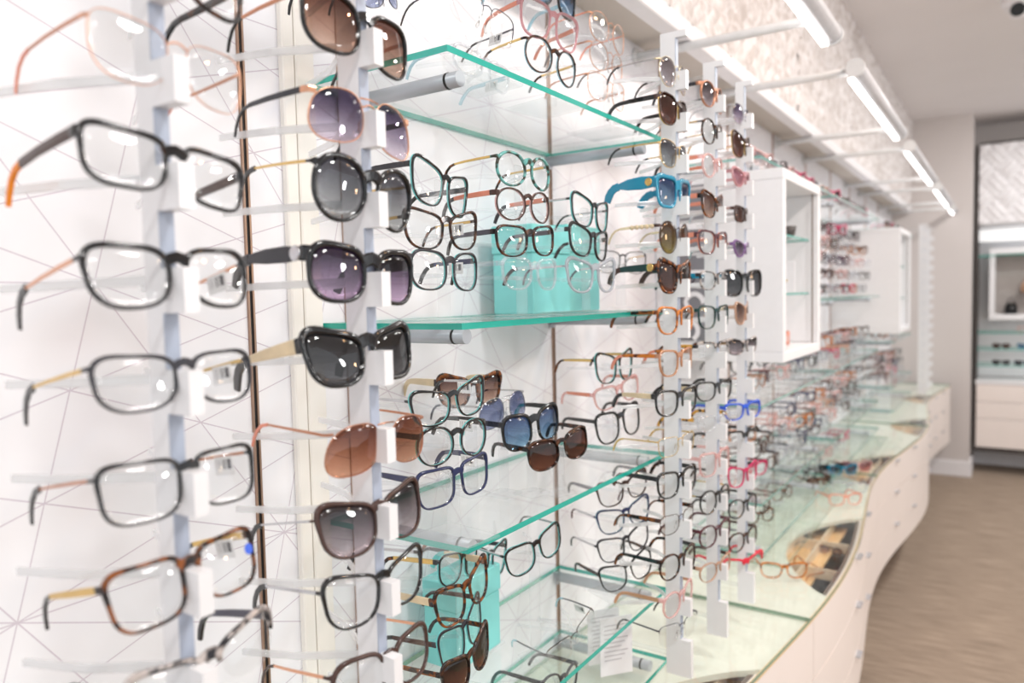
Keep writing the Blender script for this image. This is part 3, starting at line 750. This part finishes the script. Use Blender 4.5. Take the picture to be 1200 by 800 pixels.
C4 = [
 (828, 110, 28, .14, 0, ace(front='copper', temple='charcoal', lens='smoke', shape='round', rim=.0018), 'copper rimmed sunglasses topmost on the fourth post'),
 (832, 154, 28, .134, 0, ace(front='dtort', temple='gold', tip='black', shape='round', rim=.0016, th=.0014, tt=.001), 'thin dark round glasses high on fourth post'),
 (836, 194, 25, .132, 0, ace(front='pinkc', temple='peach', tip='black', shape='round', th=.004), 'clear round glasses with peach temples on the fourth post'),
 (830, 240, 28, .138, 0, ace(front='tort', temple='peach', lens='brown', shape='cat', rim=.0018, th=.005), 'tortoiseshell cat-eye sunglasses with pinkish lenses on the fourth post'),
 (832, 284, 25, .136, -8, ace(front='maroon', temple='peach', tip='peach', shape='soft', back='peach', th=.0055), 'maroon and peach glasses on the fourth post'),
 (832, 329, 20, .134, -6, ace(front='gtort', temple='teal', tip='dgreen', shape='soft', rim=.0016, th=.004), 'mottled clear glasses with teal temples on the fourth post'),
 (834, 372, 25, .134, -10, ace(front='dgreen', temple='cream', tip='black', shape='soft', rim=.002), 'dark green glasses at second shelf height on fourth post'),
 (837, 412, 19, .136, -14, ace(front='gtort', temple='ytort', tip='tort', shape='rect', style='half'), 'mottled browline glasses on the fourth post'),
 (835, 459, 20, .136, -16, ace(front='black', temple='black', tip='black', shape='soft', rim=.0024, th=.0045), 'black glasses with heavy temples on the fourth post'),
 (837, 497, 17, .134, -14, ace(front='crystal', temple='ytort', tip='ytort', shape='soft', th=.0045), 'clear glasses with honey tortoiseshell temples on the fourth post'),
 (835, 545, 25, .134, -10, ace(front='pinkc', temple='pinkc', tip='black', shape='square'), 'pink crystal glasses on the fourth post'),
 (833, 589, 26, .134, -10, ace(front='black', temple='gold', tip='black', shape='round', rim=.002, th=.0015, tt=.001), 'black round glasses with gold temples on the fourth post'),
 (832, 629, 24, .134, -12, ace(front='maroon', temple='maroon', tip='maroon', shape='round', rim=.002), 'maroon round glasses low on the fourth post'),
 (832, 671, 21, .134, -12, ace(front='tan', temple='brown', tip='brown', shape='round', rim=.0014), 'tan round glasses lowest on the fourth post'),
]
col(1.642, 0, .358, C4, 'glasses on the fourth post', '')
C5 = [
 (861, 133, 23, .136, 0, thin(front='silver', temple='silver', lens='purple', shape='round'), 'silver round sunglasses with violet lenses atop the fifth post'),
 (862, 170, 27, .138, 0, ace(front='brown', temple='gold', lens='dbrown', shape='cat', rim=.0016, th=.0015, back='gold'), 'brown and gold sunglasses with dark lenses on the fifth post'),
 (861, 208, 18, .136, 0, ace(front='rosec', temple='rosec', lens='pink', shape='heart', rim=.003), 'pink heart shaped sunglasses on the fifth post'),
 (864, 251, 18, .134, 4, ace(front='brown', temple='silver', lens='dbrown', shape='rect', rim=.0015), 'small brown sunglasses on the fifth post'),
 (865, 292, 17, .134, 2, ace(front='purple', temple='silver', lens='dpurple', shape='heart', rim=.002), 'purple winged sunglasses on the fifth post'),
 (864, 332, 29, .138, -26, ace(front='black', temple='gun', lens='dgrey', shape='big', rim=.0026), 'black sunglasses turned outward, halfway up the fifth post'),
 (864, 368, 23, .134, 4, ace(front='tan', temple='tan', lens='brown', shape='cat', rim=.002), 'tan sunglasses on the fifth post below the black pair'),
 (868, 407, 16, .136, -14, ace(front='gtort', temple='gtort', lens='smoke', shape='cat', rim=.0024), 'mottled grey sunglasses level with the display box bottom'),
 (864, 483, 17, .136, -22, ace(front='blue', temple='blue', tip='blue', shape='soft', rim=.0026, th=.004), 'bright blue glasses on the fifth post'),
 (870, 519, 24, .136, -18, ace(front='black', temple='black', tip='black', shape='rect', style='half', rim=.0028, th=.0045), 'black browline glasses on the fifth post'),
 (868, 560, 21, .134, -14, ace(front='magenta', temple='black', tip='black', shape='cat', rim=.0024), 'raspberry glasses with black temples on the fifth post'),
 (868, 597, 21, .134, -14, ace(front='black', temple='black', tip='black', shape='round', rim=.002), 'black round glasses on the fifth post under the raspberry pair'),
 (867, 636, 21, .134, -14, ace(front='dtort', temple='brown', tip='brown', shape='round', rim=.002), 'dark brown round glasses low on the fifth post'),
 (869, 666, 18, .138, -26, ace(front='red', temple='red', tip='red', shape='cat', style='half', rim=.0034, th=.004), 'bright red browline glasses lowest on the fifth post'),
]
col(1.85, 0, .360, C5, 'glasses on the fifth post', '')

# glasses standing on the glass shelves of the nearest bay
gs = 'glasses on the shelves of the nearest bay'
def stand(y, x, z0, tops, label, rz=0):
    """clear acrylic stand: foot, upright plate, one nose peg and a pair of temple bars per pair of glasses"""
    t = thing('acrylic_stand', label, 'display stand', (x, y, z0), rz, 'clear acrylic stands on the glass shelves')
    top = max(tops)-z0
    q = 1 if len(tops) > 1 else .45
    MB().box((-.075*q, -.055*q, .0005), (.03*q, .055*q, .005), bev=.0015).build('foot', S['acrylic'], t)
    MB().box((-.012, -.012, .0055), (-.007, .012, top+.012), bev=.001).build('upright', S['acrylic'], t)
    for zt in tops:
        MB().tube([(-.0065, 0, zt-z0-.007), (.012, 0, zt-z0-.005)], [(.005, .003), (.003, .002)], flat=True).build('nose_peg', S['acrylic'], t)
        for s in (-1, 1):
            MB().tube([(-.0125, s*.004, zt-z0-.006), (-.06, s*.04, zt-z0-.003), (-.10, s*.058, zt-z0-.004)], [(.0014, .003)]*3, flat=True).build('temple_rest', S['acrylic'], t)
def cluster(items, z0, label):
    pos = []
    for b, hp, X, sp, lb in items: pos.append(put(*b, hp, X, sp, lb, gs))
    if label:
        x = np.mean([p[0] for p, a in pos]); y = np.mean([p[1] for p, a in pos]); a = np.mean([a for p, a in pos])
        stand(y, min(x, .27)-.0, z0, [max(p[2], z0+.02) for p, a in pos], label, a)
cluster([((525, 10, 601, 36), 43, .24, thin(front='gun', temple='gun', tip='black', shape='soft', style='half', tag=1), 'gunmetal half rim glasses high on the top glass shelf'),
         ((530, 74, 596, 92), 30, .17, ace(front='crystal', temple='bluec', tip='bluec', shape='soft', tag=1), 'clear crystal glasses with pale blue temples on the top shelf')], 2.037, 'clear stand at the near end of the top shelf')
cluster([((617, -14, 673, 4), 36, .21, ace(front='black', temple='bluec', tip='bluec', lens='blue', shape='big', rim=.003), 'black sunglasses with pale teal lenses cut by the top edge'),
         ((609, 24, 676, 40), 41, .22, ace(front='rosec', temple='peach', tip='peach', shape='soft', rim=.0026), 'rose pink crystal glasses on the top glass shelf'),
         ((614, 66, 674, 82), 39, .22, ace(front='dtort', temple='gold', tip='tort', shape='round', rim=.002, back='bluec', th=.0018), 'dark tortoiseshell round glasses under the rose pink pair')], 2.037, 'clear stand in the middle of the top shelf')
cluster([((690, 33, 731, 47), 34, .2, thin(front='rose', temple='peach', tip='peach', shape='round'), 'thin rose gold glasses, uppermost of three near top shelf end'),
         ((690, 67, 729, 81), 33, .2, thin(front='rose', temple='copper', tip='black', shape='round'), 'thin rose gold glasses, middle of three near top shelf end'),
         ((688, 103, 731, 114), 32, .2, thin(front='rose', temple='copper', tip='copper', shape='soft'), 'thin rose gold glasses, lowest of three near top shelf end')], 2.037, 'clear stand at the far end of the top shelf')
cluster([((420, -8, 466, -6), 32, .16, thin(front='gun', temple='gun', tip='black', lens='gblue', shape='avi'), 'blue grey aviator sunglasses behind the second post top')], 2.037, 'small clear stand at the second post end of top shelf')
cluster([((481, 216, 546, 231), 47, .23, ace(front='black', temple='charcoal', tip='black', back='turq', shape='cat', rim=.002), 'black and turquoise glasses, uppermost at second shelf near end'),
         ((473, 270, 558, 272), 41, .25, ace(front='dtort', temple='gold', tip='tort', shape='cat', rim=.002, th=.002, tag=1), 'brown cat-eye glasses, middle of stand at second shelf near end'),
         ((480, 317, 558, 319), 43, .25, ace(front='charcoal', temple='navy', tip='black', back='turq', shape='big', rim=.002, tag=1), 'charcoal and turquoise glasses, lowest at second shelf near end')], 1.668, 'clear stand at the near end of the second shelf')
cluster([((581, 199, 643, 205), 36, .27, ace(front='ttort', temple='gold', tip='tort', shape='round', rim=.0024, th=.0018), 'teal mottled glasses, uppermost on the middle stand of second shelf'),
         ((580, 240, 643, 244), 35, .27, ace(front='brown', temple='peach', tip='charcoal', back='pinkc', shape='round', rim=.0016), 'brown and pink round glasses on the middle second shelf stand'),
         ((581, 283, 648, 283), 33, .27, ace(front='dtort', temple='gun', tip='black', shape='soft', rim=.002, tag=0), 'black tortoiseshell glasses in front of the turquoise boxes'),
         ((588, 321, 651, 322), 34, .27, ace(front='crystal', temple='crystal', tip='black', shape='soft', rim=.0024), 'clear crystal glasses lowest on the middle stand of second shelf')], 1.668, 'clear stand in the middle of the second shelf')
cluster([((669, 248, 711, 255), 33, .27, ace(front='black', temple='silver', tip='black', back='turq', shape='cat', rim=.0022, th=.0018), 'black cat-eye glasses with thin temples, topmost before turquoise boxes'),
         ((667, 283, 710, 289), 32, .27, ace(front='black', temple='crystal', tip='black', shape='cat', rim=.0026), 'black cat-eye glasses with clear temples before turquoise boxes'),
         ((664, 324, 720, 324), 34, .27, ace(front='greyc', temple='silver', tip='gun', shape='cat', rim=.0032, th=.0018), 'grey crystal glasses before the turquoise boxes')], 1.668, 'clear stand near the far end of the second shelf')
cluster([((697, 307, 757, 308), 25, .12, ace(front='charcoal', temple='gold', tip='black', shape='soft', rim=.0014, th=.0014, tt=.001), 'thin charcoal glasses at the far end of the second shelf')], 1.668, 'small clear stand under the thin charcoal glasses')
cluster([((481, 478, 567, 466), 38, .25, ace(front='black', temple='silver', tip='black', back='turq', shape='cat', rim=.002, th=.0018, tag=1), 'black and turquoise cat-eye glasses, uppermost on third shelf near stand'),
         ((487, 522, 569, 512), 42, .25, ace(front='black', temple='black', tip='black', back='turq', shape='round', rim=.002, tag=1), 'black and turquoise round glasses in the middle of third shelf stand'),
         ((488, 571, 571, 556), 42, .25, ace(front='navy', temple='navy', tip='navy', shape='square', rim=.0022, th=.0045, tag=1), 'navy blue squared glasses lowest on the third shelf near stand')], 1.355, 'clear stand at the near end of the third shelf')
cluster([((513, 459, 586, 456), 32, .12, ace(front='tort', temple='cream', tip='cream', lens='brown', shape='cat', rim=.0034, th=.006), 'tortoiseshell and cream sunglasses at the back of the third shelf')], 1.355, 'small clear stand under the tortoiseshell and cream sunglasses')
cluster([((560, 484, 615, 474), 34, .17, thin(front='silver', temple='silver', tip='gun', lens='gblue', shape='avi'), 'silver aviators with grey blue lenses on the third shelf')], 1.355, 'small clear stand under the silver aviators')
cluster([((588, 506, 654, 495), 38, .21, ace(front='black', temple='black', tip='turq', lens='blue', shape='big', rim=.0034, th=.0045), 'black sunglasses with blue gradient lenses on the third shelf')], 1.355, 'small clear stand under the blue lensed sunglasses')
cluster([((618, 532, 688, 519), 34, .25, ace(front='dtort', temple='dtort', tip='black', lens='dbrown', shape='big', rim=.002, th=.004), 'brown sunglasses at the front of the third shelf')], 1.355, 'small clear stand under the brown sunglasses at the front')
cluster([((698, 432, 740, 428), 32, .2, ace(front='dtort', temple='gold', tip='tort', back='turq', shape='cat', rim=.0022, th=.003), 'tortoiseshell cat-eye glasses with gold temples over the third shelf'),
         ((696, 466, 748, 455), 24, .2, ace(front='pinkc', temple='peach', tip='pinkc', shape='soft', rim=.0028), 'pale pink crystal glasses over the third shelf far end'),
         ((698, 501, 749, 491), 34, .2, ace(front='black', temple='black', tip='black', shape='soft', rim=.003, th=.004), 'heavy black glasses over the third shelf far end')], 1.355, 'clear stand at the far end of the third shelf')
cluster([((513, 666, 558, 655), 34, .15, ace(front='black', temple='gold', tip='tort', back='turq', shape='soft', rim=.0018, tag=1), 'black and turquoise glasses directly under the third shelf corner'),
         ((510, 708, 571, 682), 44, .2, ace(front='tort', temple='cream', tip='turq', shape='cat', rim=.0028, th=.006), 'tortoiseshell cat-eye glasses with tan temples on the fourth shelf'),
         ((514, 757, 563, 728), 48, .18, ace(front='charcoal', temple='brown', tip='black', back='turq', shape='cat', rim=.002), 'charcoal and turquoise glasses below the tortoiseshell cat-eye')], 1.051, 'clear stand at the near end of the fourth shelf')
cluster([((518, 790, 572, 760), 42, .22, ace(front='dtort', temple='tort', tip='black', lens='dbrown', shape='cat', rim=.0026), 'brown sunglasses at the bottom edge under fourth shelf stand')], 1.051, None)
cluster([((545, 660, 592, 654), 36, .1, ace(front='black', temple='charcoal', tip='black', back='turq', shape='cat', rim=.002), 'black glasses with turquoise back behind the third shelf corner')], 1.051, 'small clear stand at the back of the fourth shelf')
cluster([((592, 654, 657, 634), 34, .2, ace(front='black', temple='silver', tip='black', back='turq', shape='soft', rim=.0022, th=.0018), 'black and turquoise glasses standing free beside the turquoise box')], 1.051, 'clear stand in the middle of the fourth shelf')
cluster([((700, 578, 758, 567), 27, .22, ace(front='brown', temple='gun', tip='black', shape='cat', rim=.002), 'dark brown glasses, topmost of four at fourth shelf far end'),
         ((700, 610, 761, 598), 27, .22, ace(front='navy', temple='silver', tip='maroon', shape='cat', rim=.002, back='bluec', th=.002), 'navy glasses, second of four at fourth shelf far end'),
         ((701, 643, 760, 629), 27, .22, ace(front='charcoal', temple='silver', tip='black', shape='cat', rim=.0018, th=.002), 'charcoal glasses, third of four at fourth shelf far end'),
         ((703, 676, 764, 661), 29, .22, ace(front='black', temple='dtort', tip='black', shape='cat', rim=.002), 'black glasses, lowest of four at fourth shelf far end')], 1.051, 'clear stand at the far end of the fourth shelf')
cluster([((640, 764, 699, 731), 26, .22, thin(front='dtort', temple='gun', tip='bluec', shape='rect', style='half', rim=.0012, tag=1), 'half rim glasses with pale blue tips alone above the fourth shelf')], 1.051, 'clear stand in front on the fourth shelf')
cluster([((632, 806, 676, 794), 32, .2, ace(front='charcoal', temple='black', tip='black', shape='round', rim=.002), 'charcoal glasses on the fifth shelf cut by the bottom edge')], .892, 'small clear stand on the fifth shelf')

# boxes, cards, poster
def turq_box(x0, x1, y0, y1, z0, h, label):
    t = thing('gift_box', label, 'box', ((x0+x1)/2, (y0+y1)/2, z0))
    a, b = (x1-x0)/2, (y1-y0)/2
    MB().box((-a, -b, 0), (a, b, h*.68), bev=.002).build('body', S['turqbox'], t)
    MB().box((-a-.002, -b-.002, h*.682), (a+.002, b+.002, h), bev=.002).build('lid', S['turqbox'], t)
turq_box(.04, .135, 1.225, 1.37, 1.668, .175, 'nearer turquoise box at the back of the second shelf')
turq_box(.03, .125, 1.378, 1.526, 1.668, .185, 'farther turquoise box at the back of the second shelf')
turq_box(.04, .115, .985, 1.115, 1.051, .155, 'turquoise box on the fourth shelf behind the tortoiseshell glasses')
def card(x, y, z, w, h, rz, label):
    t = thing('leaflet', label, 'leaflet', (x, y, z), rz)
    MB().box((-.0015, -w/2, 0), (.0015, w/2, h)).build('card', S['paper'], t)
    for k in range(9):
        MB().box((.0016, -w*.38, h*(.86-.075*k)), (.002, w*(.36-.1*(k % 3)), h*(.875-.075*k))).build('print_line', S['print'], t)
card(.215, 1.40, .892, .075, .125, math.radians(-38), 'white leaflet printed in grey, standing on the fifth shelf')
card(.17, 1.43, .892, .075, .12, math.radians(-38), 'second white leaflet behind the printed one on fifth shelf')
t = thing('poster', 'grey poster with a white swirl on the side of the first display box', 'poster', (.035, 2.149, 1.56))
MB().box((0, -.005, 0), (.125, 0, .46), bev=.001).build('board', S['greycard'], t)
pts = [(.09+.03*math.cos(a), -.0065, .10+.04*math.sin(a)) for a in np.linspace(.3, 2.7, 10)]+[(.07+.03*math.cos(a), -.0065, .03+.03*math.sin(a)) for a in np.linspace(1.2, -1.0, 8)]
MB().tube(pts, [(.007, .001)]*len(pts), flat=True, up=(0, 1, 0)).build('white_swirl', S['paper'], t)
for z in (.19, .33): MB().box((.001, -.0075, z), (.124, -.0055, z+.02)).build('divider_strip', S['paper'], t)

# ------------------------------------------------------------------ white display boxes on the wall
def display_box(y0, y1, z0, z1, xf_, label, shelves):
    t = thing('display_box', label, 'display box', (0, (y0+y1)/2, z0)); b = (y1-y0)/2; h = z1-z0
    th = .03
    MB().box((.001, -b, 0), (xf_, b, th), bev=.002).build('bottom_panel', S['white'], t)
    MB().box((.001, -b, h-th), (xf_, b, h), bev=.002).build('top_panel', S['white'], t)
    for s in (-1, 1): MB().box((.001, s*b-(th if s > 0 else 0), th+.0005), (xf_, s*b+(th if s < 0 else 0), h-th-.0005), bev=.002).build('side_panel', S['white'], t)
    MB().box((.001, -b+th+.0005, th+.0005), (.012, b-th-.0005, h-th-.0005)).build('back_panel', S['white'], t)
    f = .022
    MB().box((xf_-.016, b-th-.028, th+.001), (xf_-.012, b-th-.024, h-th-.001)).build('glass_stile', S['seam'], t)
    for z in shelves:
        m = MB().box((.013, -b+th+.001, z), (xf_-.03, b-th-.001, z+.006)); m.m = [0, 0, 1, 1, 1, 1]
        m.build('glass_pane', [S['glass'], S['edge']], t)
    return t
display_box(2.15, 2.64, 1.50, 2.045, .38, 'first white open display box on the wall past the fifth post', (.19, .365))
display_box(4.86, 5.42, 1.44, 2.06, .38, 'second white display box, far along the wall', (.2, .4))
# things inside the first box
t = thing('watch_bowl', 'small dark bowl on the upper glass shelf inside first display box', 'bowl', (.30, 2.525, 1.8715))
MB().loft([[(r*math.cos(2*PI*k/16), r*math.sin(2*PI*k/16), z) for k in range(16)] for r, z in ((.014, 0), (.024, .012), (.03, .04), (.027, .04), (.02, .014))]).build('bowl', S['dark'], t)
t = thing('photo_card', 'white card with a gold emblem on the middle shelf of first display box', 'card', (.29, 2.50, 1.6965))
MB().box((-.04, 0, 0), (.04, .004, .10), bev=.001).build('card', S['paper'], t)
for k in range(5):
    a = 2*PI*k/5; MB().tube([(0, -.001, .04), (.018*math.cos(a), -.001, .04+.018*math.sin(a))], [(.006, .0005), (.003, .0005)], flat=True, up=(0, 1, 0)).build('gold_petal', M['gold'], t)

# ------------------------------------------------------------------ far glasses: simple one-mesh pairs
FAR = {}
FARSPEC = {
 'black': dict(shape='soft', front='black', temple='black', rim=.0026), 'dark brown': dict(shape='rect', front='brown', temple='brown', rim=.0024),
 'tortoiseshell': dict(shape='round', front='tort', temple='tort', rim=.0026), 'amber': dict(shape='soft', front='otort', temple='otort', rim=.0028),
 'pale pink': dict(shape='cat', front='pinkc', temple='pinkc', rim=.003), 'rose gold': dict(shape='round', front='rose', temple='rose', rim=.0016),
 'clear crystal': dict(shape='soft', front='crystal', temple='crystal', rim=.003), 'grey': dict(shape='rect', front='greyc', temple='gun', rim=.0026),
 'red': dict(shape='cat', front='magenta', temple='magenta', rim=.0028), 'navy': dict(shape='square', front='navy', temple='navy', rim=.0026),
 'maroon': dict(shape='soft', front='maroon', temple='maroon', rim=.0024), 'silver': dict(shape='rect', front='silver', temple='silver', rim=.0014),
 'peach': dict(shape='soft', front='peach', temple='peach', rim=.0024), 'teal': dict(shape='cat', front='teal', temple='teal', rim=.0026),
}
def far_mesh(colour, lens):
    if (colour, lens) in FAR: return FAR[(colour, lens)]
    sp = dict(FARSPEC[colour]); sp.update(h=.040, W=.136, dp=.004, th=.0032, tt=.0015)
    G = glasses_geo(sp, lo=True); mb = MB()
    def merge(src, mi):
        o = len(mb.v); mb.v += src.v
        for f, s in zip(src.f, src.s): mb.f.append(tuple(i+o for i in f)); mb.m.append(mi); mb.s.append(s)
    merge(G['frame'], 0)
    for a in G['temple']+G['tip']: merge(a, 1)
    for l in G['lens']: merge(l, 2)
    o = mb.build('far', [M[sp['front']], M[sp['temple']], LENS[lens]]); me = o.data; bpy.data.objects.remove(o)
    FAR[(colour, lens)] = me; return me
ORD = ['first', 'second', 'third', 'fourth', 'fifth', 'sixth', 'seventh', 'eighth', 'ninth', 'tenth', 'eleventh', 'twelfth', 'thirteenth', 'fourteenth', 'fifteenth', 'sixteenth', 'seventeenth', 'eighteenth']
CNT = {}
def far(colour, x, y, z, yawd, place, group, lens='clear', sun=False, flat=False):
    nm = 'sunglasses' if lens != 'clear' else 'eyeglasses'
    key = (colour, nm, place); k = CNT.get(key, 0); CNT[key] = k+1
    o = link(nm, far_mesh(colour, lens)); o.location = (x, y, z)
    o.rotation_euler = (0, 0, PI/2+math.radians(yawd)) if not flat else (math.radians(-90), 0, PI/2+math.radians(yawd))
    tag(o, '%s %s, %s of that colour %s' % (colour, 'sunglasses' if nm == 'sunglasses' else 'glasses', ORD[min(k, 17)], place), nm, group)
cols = ['black', 'pale pink', 'tortoiseshell', 'rose gold', 'clear crystal', 'dark brown', 'maroon', 'grey', 'silver', 'red', 'navy', 'black', 'black', 'pale pink', 'dark brown', 'tortoiseshell', 'grey', 'maroon', 'clear crystal', 'amber']
def rowset(ys, z0, tiers, x, bayname, level, seed, dz=.072, off=.04):
    rnd = random.Random(seed)
    for ti in range(tiers):
        z = z0+off+dz*ti
        place = 'in %s tier, %s shelf %s' % (ORD[ti], level, bayname)
        for y in ys:
            far(rnd.choice(cols), x+rnd.uniform(-.02, .02), y+rnd.uniform(-.012, .012), z, rnd.uniform(-32, 6), place, 'glasses over the %s shelf %s' % (level, bayname))
    for i, y in enumerate(ys):
        t = thing('acrylic_stand', 'clear stand, %s along the %s shelf %s' % (ORD[i], level, bayname), 'display stand', (x-.045, y, z0), 0, 'clear stands on the %s shelf %s' % (level, bayname))
        MB().box((-.04, -.035, .0005), (.04, .035, .004)).build('foot', S['acrylic'], t)
        MB().box((-.003, -.008, .0045), (.001, .008, off+dz*(tiers-1)+.02)).build('upright', S['acrylic'], t)
B = 'past fifth post'
ysB = [2.40+.165*k for k in range(15)]
rowset(ysB, 1.355, 2, .20, B, 'middle', 1)
rowset(ysB, 1.051, 3, .19, B, 'second lowest', 2)
rowset(ysB[:12], .891, 1, .20, B, 'lowest', 3)
rowset([y for y in ysB if y > 2.72], 1.668, 5, .20, B, 'fourth', 4)
rnd = random.Random(11)
for k, y in enumerate([2.36+.16*i for i in range(26)]):
    if 4.72 < y < 5.55 or y > 6.5: continue
    c = rnd.choice(['black', 'red', 'rose gold', 'silver', 'dark brown', 'tortoiseshell', 'silver', 'pale pink'])
    far(c, .235, y, 2.111+.022, rnd.uniform(-25, 5), 'along the topmost glass shelf', 'sunglasses along the topmost glass shelf', rnd.choice(['brown', 'smoke', 'dgrey', 'pink', 'mirror']))
# past three hundred pairs: the most distant ones, a few pixels each, joined
mb = MB(); mats = []; rnd = random.Random(5)
def far_join(colour, x, y, z, yawd):
    me = far_mesh(colour, 'clear'); off = len(mb.v); a = PI/2+math.radians(yawd); c, sn = math.cos(a), math.sin(a)
    mb.v += [(x+v.co.x*c-v.co.y*sn, y+v.co.x*sn+v.co.y*c, z+v.co.z) for v in me.vertices]
    mi = []
    for m_ in me.materials:
        if m_ not in mats: mats.append(m_)
        mi.append(mats.index(m_))
    for p in me.polygons: mb.f.append(tuple(i+off for i in p.vertices)); mb.m.append(mi[p.material_index]); mb.s.append(p.use_smooth)
for z0, tiers in ((1.668, 5), (1.355, 4), (1.051, 3)):
    for ti in range(tiers):
        for k in range(7): far_join(rnd.choice(cols), .2+rnd.uniform(-.02, .02), 5.56+.14*k, z0+.036+.066*ti, rnd.uniform(-30, 6))
for k in range(7): far_join(rnd.choice(cols), .2, 4.86+.1*k-.02, 1.1, rnd.uniform(-30, 6)) if False else None
tag(mb.build('eyeglasses', mats), 'distant glasses in several tiers on the shelves near the last posts', 'eyeglasses', kind='stuff')
# glasses lying on the counter glass and in the trays
for c, x, y, yw, ls in (('amber', .36, 2.24, -60, 'clear'), ('black', .24, 3.62, -40, 'dgrey'), ('teal', .29, 3.62, -50, 'blue'), ('tortoiseshell', .24, 3.36, -35, 'brown'), ('pale pink', .33, 3.72, -60, 'pink'), ('grey', .36, 3.34, -70, 'clear'), ('peach', .38, 3.14, -50, 'clear')):
    far(c, x, y, HT+.008+.022 if x < .345 else HT+.022, yw, 'lying on the counter glass', 'glasses on the counter glass', ls)
for c, x, y, yw, ls in (('rose gold', .325, 2.36, 20, 'clear'), ('amber', .41, 2.50, 50, 'clear'), ('black', .325, 2.80, 35, 'dgrey'), ('tortoiseshell', .41, 2.72, 80, 'brown')):
    far(c, x-.01, y, HT-.0655+.013, yw, 'inside the tray window of the counter', 'glasses in the wooden tray under the counter glass', ls)
    COL.objects[-1].scale = (.62, .62, .62)
# glasses in the first display box, bottom
far('peach', .30, 2.50, 1.5305+.021, 30, 'at the bottom of the first display box', 'glasses in the first display box')
far('grey', .22, 2.36, 1.5305+.021, -20, 'at the bottom of the first display box', 'glasses in the first display box')

# ------------------------------------------------------------------ display unit in the alcove on the end wall
ya = 8.0; xa0, xa1 = .67, 2.3
u = thing('alcove_display', 'white display unit with quilted header in the far alcove', 'display unit', (xa0, ya, .2))
ui = Vector((-xa0, -ya, -.2))
def up(mb, name, m):
    o = mb.build(name, m, u); o.location = ui; return o
up(MB().box((xa0-.02, ya-.01, .2), (xa0+.004, YE-.002, 2.98)), 'dark_side_panel', S['dark'])
up(MB().box((xa0+.005, ya+.02, 2.98), (xa1, YE-.002, 3.0)), 'dark_top_panel', S['dark'])
up(relief(ya+.02, 0, xa0+.005, xa1, 2.27, 2.975, .014, out=-1, size=.2), 'quilted_header', S['base'])
up(MB().box((xa0+.005, ya+.021, 2.25), (xa1, YE-.002, 2.268)), 'header_shelf', S['white'])
up(MB().box((xa0+.005, ya+.2, 2.12), (xa1, ya+.21, 2.235)), 'light_panel', S['glow'])
up(MB().box((xa0+.005, YE-.02, .86), (xa1, YE-.002, 2.25)), 'back_panel', S['white'])
for z in (1.98, 1.28, 1.13, .98):
    m = MB().box((xa0+.006, ya+.02, z), (xa1, YE-.021, z+.009)); m.m = [0, 0, 1, 1, 1, 1]; up(m, 'glass_pane', [S['glass'], S['edge']])
up(MB().box((xa0-.02, ya-.02, .2), (xa1, YE-.002, .235)), 'dark_plinth', S['dark'])
up(MB().box((xa0+.006, ya+.004, .236), (xa1, YE-.021, .82)), 'carcass', S['white'])
up(MB().box((xa0-.006, ya-.015, .822), (xa1, YE-.021, .85), bev=.002), 'worktop', S['white'])
for z0, z1 in ((.24, .50), (.505, .655), (.66, .815)):
    for a, b in ((xa0+.006, 1.55), (1.555, xa1)):
        up(MB().box((a, ya-.014, z0), (b, ya+.003, z1), bev=.002), 'drawer_front', S['counter'])
bx = thing('display_box', 'white framed display box hung in the far alcove', 'display box', (1.02, ya+.1, 1.40))
for lo, hi in (((-.26, 0, 0), (.26, .18, .05)), ((-.26, 0, .60), (.26, .18, .65)), ((-.26, 0, .0505), (-.215, .18, .5995)), ((.215, 0, .0505), (.26, .18, .5995))):
    MB().box(lo, hi, bev=.003).build('frame_panel', S['white'], bx)
MB().box((-.2145, .165, .0505), (.2145, .178, .5995)).build('back_panel', plain('greige_back', (170, 162, 158), .6), bx)
for z in (.235, .42): MB().box((-.214, .02, z), (.214, .164, z+.008)).build('glass_pane', S['glass'], bx)
random.seed(3)
for i in range(3):
    t = thing('handbag', ['small black bag on the lowest shelf of the alcove box', 'small brown bag on the middle shelf of the alcove box', 'second black bag beside the first in the alcove box'][i], 'bag', (.93+.12*i, ya+.18, (1.4505, 1.6435, 1.4505)[i]))
    k = (S['blackmetal'], M['tan'], S['blackmetal'])[i]
    MB().loft([[(-w, -d, z), (w, -d, z), (w, d, z), (-w, d, z)] for w, d, z in ((.045, .03, 0), (.05, .032, .05), (.035, .02, .10))], 0).build('body', k, t)
    MB().tube([(-.025, 0, .098), (-.02, 0, .135), (0, 0, .148), (.02, 0, .135), (.025, 0, .098)], .004, 6).build('handle', k, t)
far('teal', 1.05, ya+.1, 1.139+.023, -90, 'on the middle glass shelf of the alcove', 'glasses in the alcove', 'blue')
far('dark brown', .86, ya+.1, 1.139+.023, -90, 'on the middle glass shelf of the alcove', 'glasses in the alcove', 'dbrown')
for k in range(4): far('navy' if k % 2 else 'black', .86+.17*k, ya+.08, .989+.023-.0, -90, 'on the lowest glass shelf of the alcove', 'glasses in the alcove', 'dgrey')
far('peach', 1.05, ya+.12, 1.289+.023, -90, 'on the upper glass shelf of the alcove', 'glasses in the alcove')

# security camera on the ceiling
t = thing('security_camera', 'white ceiling camera with a black lens at the upper right', 'camera', (.925, 4.85, HC))
MB().loft([[(r*math.cos(2*PI*k/20), r*math.sin(2*PI*k/20), z) for k in range(20)] for r, z in ((.075, -.001), (.075, -.03), (.06, -.05))]).build('mount', S['base'], t)
MB().tube([(0, .03, -.055), (0, -.06, -.075)], .042, 18).build('body', S['base'], t)
MB().tube([(0, -.0605, -.0752), (0, -.068, -.077)], .034, 18).build('lens', S['blackmetal'], t)
